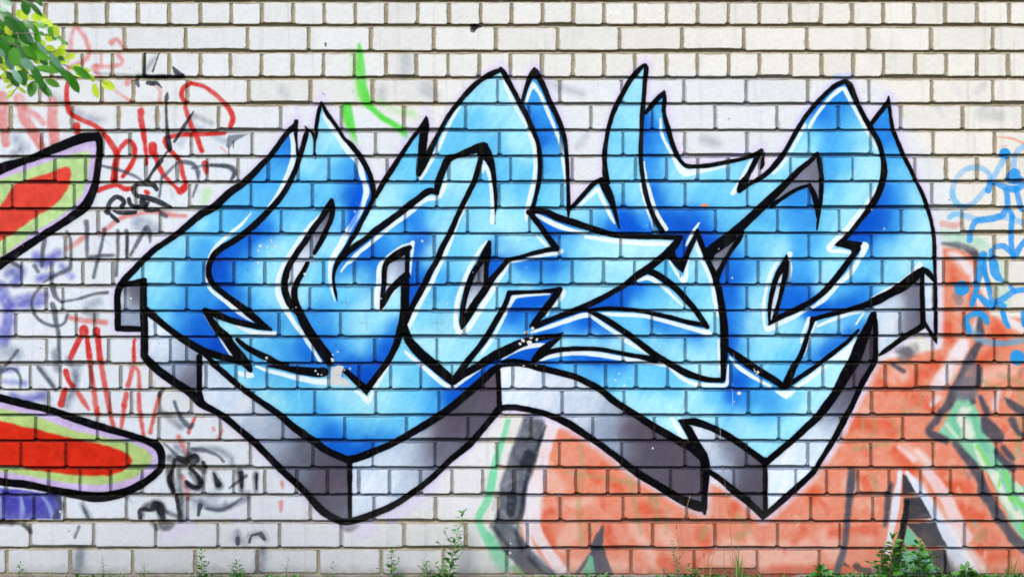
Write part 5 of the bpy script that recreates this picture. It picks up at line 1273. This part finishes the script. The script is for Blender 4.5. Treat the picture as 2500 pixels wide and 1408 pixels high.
def tuft(x, label, blades, y=-.05, group=None, heads=()):
    """blades: (x0, xtip, top, width mm, dry)"""
    t = thing("grass_tuft", label, "grass", (WX(x), y, 0), group); off = Vector((WX(x), y, 0)); rr = random.Random(int(x)+5)
    for x0, xt, top, w, dry in blades:
        P = []; lean = rr.uniform(-.03, .02)
        for i in range(8):
            u = i/7; P.append(Vector((WX(x0+(xt-x0)*u**1.7), y+lean*u, WZ(1411)+(WZ(top)-WZ(1411))*(u-.04*u*u)))-off)
        obj("blade", blade_mesh(P, w/1000, M_DRY if dry else M_GRASS), t)
    for x0, xt, top, hl in heads:
        P = [Vector((WX(x0+(xt-x0)*u**1.5), y-.01*u, WZ(1411)+(WZ(top)-WZ(1411))*u))-off for u in (0, .25, .5, .75, 1)]
        V, F = tube(P, [.0011, .001, .0009, .0008, .0004], 4); obj("stalk", mesh("stalk", V, F, M_DRY if hl < 0 else M_STEM), t)
        SVv, SFf = [], []; L = abs(hl)*S
        d = (P[-1]-P[-2]).normalized()
        for k in range(26):
            u = rr.random(); p = P[-1]-d*L*u; a = rr.uniform(0, 6.28); r = .0045*(1-abs(u-.45))*1.0
            q = Vector((math.cos(a)*r, math.sin(a)*r, .004)); s = Vector((math.sin(a), -math.cos(a), 0))*.0012
            o_ = len(SVv); SVv += [p-s, p+s, p+q+s*.5, p+q*1.6]; SFf += [(o_, o_+1, o_+2, o_+3)]
        obj("seed_head", mesh("seed_head", SVv, SFf, M_DRY if hl < 0 else M_SEED), t)
    return t
leafy(57, 58, 1368, "tiny pointed weed at the foot of the wall, the leftmost plant in the picture", L_NARR, 11, .020, y=-.05, name="small_weed")
leafy(128, 130, 1392, "very low dark green weed under the first complete bottom brick at far left", L_NARR, 8, .016, y=-.05, name="small_weed")
leafy(258, 257, 1350, "thin yellow green sprig in front of the grey stained white brick near the left corner", L_NARR, 16, .012, y=-.06, name="weed_sprig")
leafy(362, 361, 1367, "short pointed weed left of the leafy one, beside a white scratched brick", L_NARR, 11, .020, y=-.05, name="small_weed")
leafy(500, 503, 1330, "leafy weed about one brick tall, the farthest left of the leafy ones", L_DIAM, 24, .020, 2, y=-.07)
leafy(590, 584, 1366, "short bushy weed with narrow leaves right beside the leftmost leafy weed", L_NARR, 26, .024, 3, y=-.06, name="bushy_weed", spread=1.6)
leafy(708, 711, 1352, "thin yellow green sprig below the purple grey point of the blue letters", L_NARR, 16, .012, y=-.06, name="weed_sprig")
leafy(815, 816, 1368, "short pointed weed below the lowest black tip of the left blue letter", L_NARR, 11, .020, y=-.05, name="small_weed")
leafy(956, 959, 1330, "leafy weed about one brick tall midway between the tall weed and the lowest black tip", L_DIAM, 24, .020, 2, y=-.07)
leafy(1044, 1040, 1366, "short bushy weed with narrow leaves just left of the tallest weed", L_NARR, 26, .024, 3, y=-.06, name="bushy_weed", spread=1.6)
leafy(1098, 1135, 1238, "tallest leafy weed, reaching over three brick courses beside the green stripe", L_DIAM, 40, .026, 5, y=-.09, name="tall_weed", spread=.8)
leafy(1082, 1084, 1384, "low broad leaved weed at the foot of the tallest weed", L_BROAD, 12, .022, y=-.07, name="small_weed")
leafy(1650, 1634, 1308, "slender weed with tiny leaves left of the dry grass on the orange bricks", L_DIAM, 34, .011, 4, y=-.07, name="slender_weed")
leafy(1688, 1676, 1372, "low dark leafy weed between the slender weed and the grass heads", L_BROAD, 14, .018, 2, y=-.05, name="small_weed")
tuft(1618, "small pale grass with one seed head left of the slender weed", [(1618, 1608, 1385, 2, 0), (1618, 1632, 1388, 2, 0)], heads=((1618, 1617, 1376, 22),))
tuft(1655, "dry brown grass stalks leaning beside the slender weed on the orange bricks", [(1655, 1650, 1352, 4, 1), (1660, 1700, 1380, 2, 1), (1646, 1596, 1398, 1.5, 1), (1655, 1672, 1365, 2, 1)], heads=((1640, 1681, 1203, -36), (1658, 1647, 1276, -12)))
tuft(1725, "pale grass with three feathery seed heads in front of the broken bottom brick", [(1722, 1706, 1380, 2.5, 0), (1726, 1748, 1370, 2.5, 0), (1760, 1772, 1378, 2, 0), (1728, 1747, 1315, 4, 1)], heads=((1722, 1728, 1332, 40), (1762, 1763, 1334, 46), (1714, 1714, 1345, -10)))
tuft(1788, "single very long thin grass stalk crossing the black outline of the right letter", [(1792, 1780, 1314, 5, 1)], y=-.07, heads=((1785, 1757, 1128, -20), (1782, 1771, 1322, -8)))
tuft(1800, "thick bright green grass tuft right of the long thin stalk", [(1796, 1802, 1304, 5, 0), (1798, 1790, 1330, 6, 0), (1800, 1812, 1352, 5, 0), (1802, 1796, 1345, 7, 0), (1794, 1786, 1358, 6, 0), (1806, 1818, 1368, 4, 0), (1792, 1800, 1362, 7, 0), (1804, 1833, 1314, 1.5, 1), (1800, 1808, 1340, 5, 0)])
leafy(1996, 1992, 1380, "low broad leaved plant right of the broken footing on the orange bricks", L_BROAD, 16, .042, 2, y=-.09, name="broad_leaved_weed", spread=2.)
leafy(2070, 2072, 1388, "small low weed between the two broad leaved plants", L_NARR, 12, .022, 1, y=-.06, name="small_weed")
leafy(2158, 2162, 1298, "large broad leaved weed in front of the thick black line", L_BROAD, 30, .040, 8, y=-.10, name="broad_leaved_weed", spread=1.5)
leafy(2236, 2230, 1318, "broad leaved weed standing on the teal painted bricks", L_BROAD, 26, .036, 6, y=-.09, name="broad_leaved_weed", spread=1.3)
leafy(2345, 2348, 1378, "low weed with pointed leaves below the white painted ray", L_BROAD, 12, .036, 2, y=-.07, name="small_weed", spread=1.8)
tuft(2462, "tall green grass tuft at the far right foot of the wall", [(2460, 2452, 1330, 4, 0), (2462, 2470, 1345, 5, 0), (2464, 2484, 1350, 3, 0), (2458, 2430, 1375, 3, 0), (2456, 2447, 1352, 2, 0), (2466, 2462, 1368, 7, 0), (2440, 2452, 1360, 4, 0), (2468, 2494, 1362, 3, 1)], heads=((2398, 2401, 1368, 30), (2450, 2444, 1380, 24)))
# weeds nobody could count along the foot of the wall
rr = random.Random(77); V, F = [], []
patches = [(-300, 2900, 120), (1600, 1720, 60), (1730, 1860, 90), (1960, 2080, 60), (2090, 2500, 420), (1990, 2420, 200), (480, 520, 40), (570, 610, 30), (1060, 1110, 50), (1270, 1560, 60), (180, 260, 30), (640, 730, 40)]
lv, lf = leaf_geo(wide=.5)
for a, b_, cnt in patches:
    for k in range(cnt*2):
        p = Vector((WX(rr.uniform(a, b_)), -rr.uniform(.02, .14), rr.uniform(.002, .016))); L = rr.uniform(.012, .034)
        d = Vector((rr.uniform(-1, 1), rr.uniform(-1, .3), rr.uniform(.1, .8)))
        R = Euler(aim(d, rr.uniform(-1, 1))).to_matrix(); o_ = len(V)
        V += [p+R @ (Vector(q)*L) for q in lv]; F += [tuple(o_+i for i in f) for f in lf]
o = obj("low_weeds", mesh("low_weeds", V, F, M_WEED)); o['kind'] = 'stuff'; o['label'] = "low green weeds and seedlings along the foot of the wall"; o['category'] = "weeds"

# ---------------------------------------------------------------- locust tree reaching in at the upper left
TD = 3.55                                             # distance of the twigs from the camera
def TP(px, py, dy=0.):                                # point at that depth seen over plan pixel px, py
    k = (TD+dy)/CAMD; return Vector((WX(px)*k, -CAMD+TD+dy, WZ(704)+(WZ(py)-WZ(704))*k))
tree = thing("locust_tree", "locust tree branch with bright and dark oval leaflets hanging in at upper left", "tree", (-1.95, -2.6, 0))
TO = Vector(tree.location)
Pt = [Vector((-1.95,-2.6,-.05)), Vector((-1.93,-2.58,.7)), Vector((-1.98,-2.55,1.5)), Vector((-1.95,-2.5,2.3)), Vector((-2.02,-2.5,3.1)), Vector((-1.98,-2.5,3.8))]
V, F = tube([p-TO for p in Pt], [.075, .065, .058, .05, .038, .02], 10); obj("trunk", mesh("trunk", V, F, M_BARK, True), tree)
def twig(pts, r0, r1, name="twig", m=M_STEM):
    n = len(pts); V, F = tube([p-TO for p in pts], [r0+(r1-r0)*i/(n-1) for i in range(n)], 6); return obj(name, mesh(name, V, F, m, True), tree)
hub = TP(-120, 30, -.05)
twig([Pt[3], Vector((-1.75,-2.5,2.42)), hub], .022, .008, "branch", M_BARK)
twig([Pt[4], Vector((-1.8,-2.45,2.9)), Vector((-1.65,-2.4,2.75))], .018, .006, "branch", M_BARK)
for pl in ("-120,30 -40,38 30,52 80,54 125,64 140,74", "-120,30 -40,70 20,84 80,82 125,88 162,106", "-120,30 -30,80 40,112 100,132 160,160 205,182 262,206", "-120,30 -40,100 20,140 70,180 100,208 124,246", "-120,30 -50,120 0,160 30,196 42,214 24,238", "-120,30 -30,-20 60,2 100,30"):
    pts = [TP(*[float(q) for q in t.split(',')], dy=.03*math.sin(i*1.7)) for i, t in enumerate(pl.split())]
    twig(pts, .0026, .0009)
LY = [leafmesh("leaflet", M_BACKLIT, wide=.62, fold=.1, bend=.08, nseg=6, pos=.6)]; LG = [leafmesh("leaflet", M_MATURE, wide=.5, fold=.12, bend=.1, nseg=6, pos=.6)]
LD = [leafmesh("leaflet", M_DARKL, wide=.5, fold=.1, bend=.1, nseg=6, pos=.6)]; LB = [leafmesh("leaflet", M_SKYSHEEN, wide=.45, fold=.05, bend=.05, nseg=6, pos=.6)]
LEAFLETS = """62,16,80,36,20,d 85,21,50,42,12,d 94,5,45,24,10,d 12,6,20,36,14,b 6,24,10,26,12,b 59,40,60,26,18,y 87,43,20,26,20,y 114,55,30,32,16,y 80,62,10,26,12,y 137,75,80,28,14,y 124,76,75,28,14,g
16,42,30,42,24,d 27,58,45,48,22,d 53,70,50,46,24,d 41,50,45,20,10,b 69,88,60,36,13,b 91,90,80,32,18,g 101,82,40,14,8,g 115,88,50,14,8,g 131,93,50,14,8,g 142,90,20,14,8,g 153,100,40,16,8,g 160,105,40,14,7,g
122,118,15,24,14,y 144,131,-20,30,20,y 148,144,20,18,14,d 169,139,-20,28,16,y 154,153,-5,26,8,y 60,108,25,36,18,g 85,114,30,36,20,g 96,135,20,46,16,g 76,140,10,32,14,g 58,90,50,40,22,d 53,128,50,38,20,d 23,124,70,38,24,g 36,137,80,42,26,g 3,128,60,24,10,b
21,153,65,40,15,b 101,115,50,32,12,b 133,147,52,46,13,b 64,155,40,36,20,b 106,151,30,22,14,d 151,174,55,54,14,d 110,169,8,54,18,g 174,197,62,58,20,g 87,181,62,62,18,d 105,211,62,46,16,d 126,202,25,36,16,g 78,218,-80,40,22,g 121,224,65,26,8,d 197,176,35,46,18,g
183,165,-20,26,12,y 211,172,20,18,10,y 194,185,10,26,8,y 224,190,60,20,12,y 233,220,75,34,16,y 263,208,25,34,20,y 55,183,80,46,22,d 30,192,50,46,18,d 41,185,55,38,14,b 9,167,0,26,14,y 11,185,-20,20,14,y 73,190,10,22,14,y 16,199,0,16,10,y 59,206,20,24,10,y 23,211,-30,22,8,y 53,220,35,24,8,y 27,226,-40,20,7,y 23,234,-60,20,8,y 46,167,0,16,10,y
5,68,20,22,16,g 4,146,0,18,14,y 7,100,60,36,26,g 4,90,30,32,28,d 10,112,80,34,22,d 30,84,60,34,20,d 34,62,20,24,16,y 20,74,60,24,16,y 70,96,40,24,14,y 12,160,0,24,16,y 100,104,20,22,14,y 92,150,10,24,14,y 60,176,0,20,14,y 118,94,30,22,14,y 150,118,-10,22,14,y 48,34,60,24,18,y 100,42,20,24,18,y 40,100,30,30,18,g 112,124,30,30,14,g 130,160,45,30,12,g 20,100,10,30,20,g 70,60,40,30,16,d 8,52,60,30,22,d -14,60,30,36,22,d -20,100,60,40,24,g -12,140,40,36,20,d -30,30,10,40,22,g -8,20,60,34,20,d 38,110,70,34,22,d 70,125,40,34,18,g 48,148,60,30,18,g 84,70,60,26,14,g 100,62,30,24,12,g"""
rr = random.Random(5)
for t in LEAFLETS.split():
    q = t.split(','); x, y, a, L, w = [float(v) for v in q[:5]]; kind = q[5]
    k = TD/CAMD; a = math.radians(a)
    p = TP(x-math.cos(a)*L/2, y-math.sin(a)*L/2, rr.uniform(-.07, .07)+(.05 if kind == 'y' else 0)-(.04 if kind == 'b' else 0))
    tl = .1 if kind == 'y' else .22
    d = Vector((math.cos(a), rr.uniform(-tl, tl), -math.sin(a))).normalized()
    nrm = Vector((rr.uniform(-.3, .3), -1, rr.uniform(-.1, .3 if kind == 'y' else .6))); nrm = (nrm-d*nrm.dot(d)).normalized()
    sy = d.cross(nrm)*-1
    R = Matrix((d, nrm.cross(d), nrm)).transposed()
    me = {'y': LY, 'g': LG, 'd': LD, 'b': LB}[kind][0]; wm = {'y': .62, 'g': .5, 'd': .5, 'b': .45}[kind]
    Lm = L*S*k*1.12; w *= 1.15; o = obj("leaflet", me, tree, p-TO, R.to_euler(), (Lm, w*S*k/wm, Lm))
# the rest of the crown, above and left of the picture
V, F = [], []
for k in range(2600):
    a = rr.uniform(0, 6.28); r = rr.random()**.5
    p = Vector((-2.25+.75*r*math.cos(a), -2.7+.7*r*math.sin(a), 3.25+rr.uniform(-.45, .75)*(1-r*.5)))
    R = Euler((rr.uniform(0, 6), rr.uniform(0, 6), rr.uniform(0, 6))).to_matrix(); L = rr.uniform(.03, .05); o_ = len(V)
    V += [p-TO+R @ (Vector(q)*L) for q in lv]; F += [tuple(o_+i for i in f) for f in lf]
o = obj("crown", mesh("crown", V, F, M_MATURE), tree); o['kind'] = 'stuff'
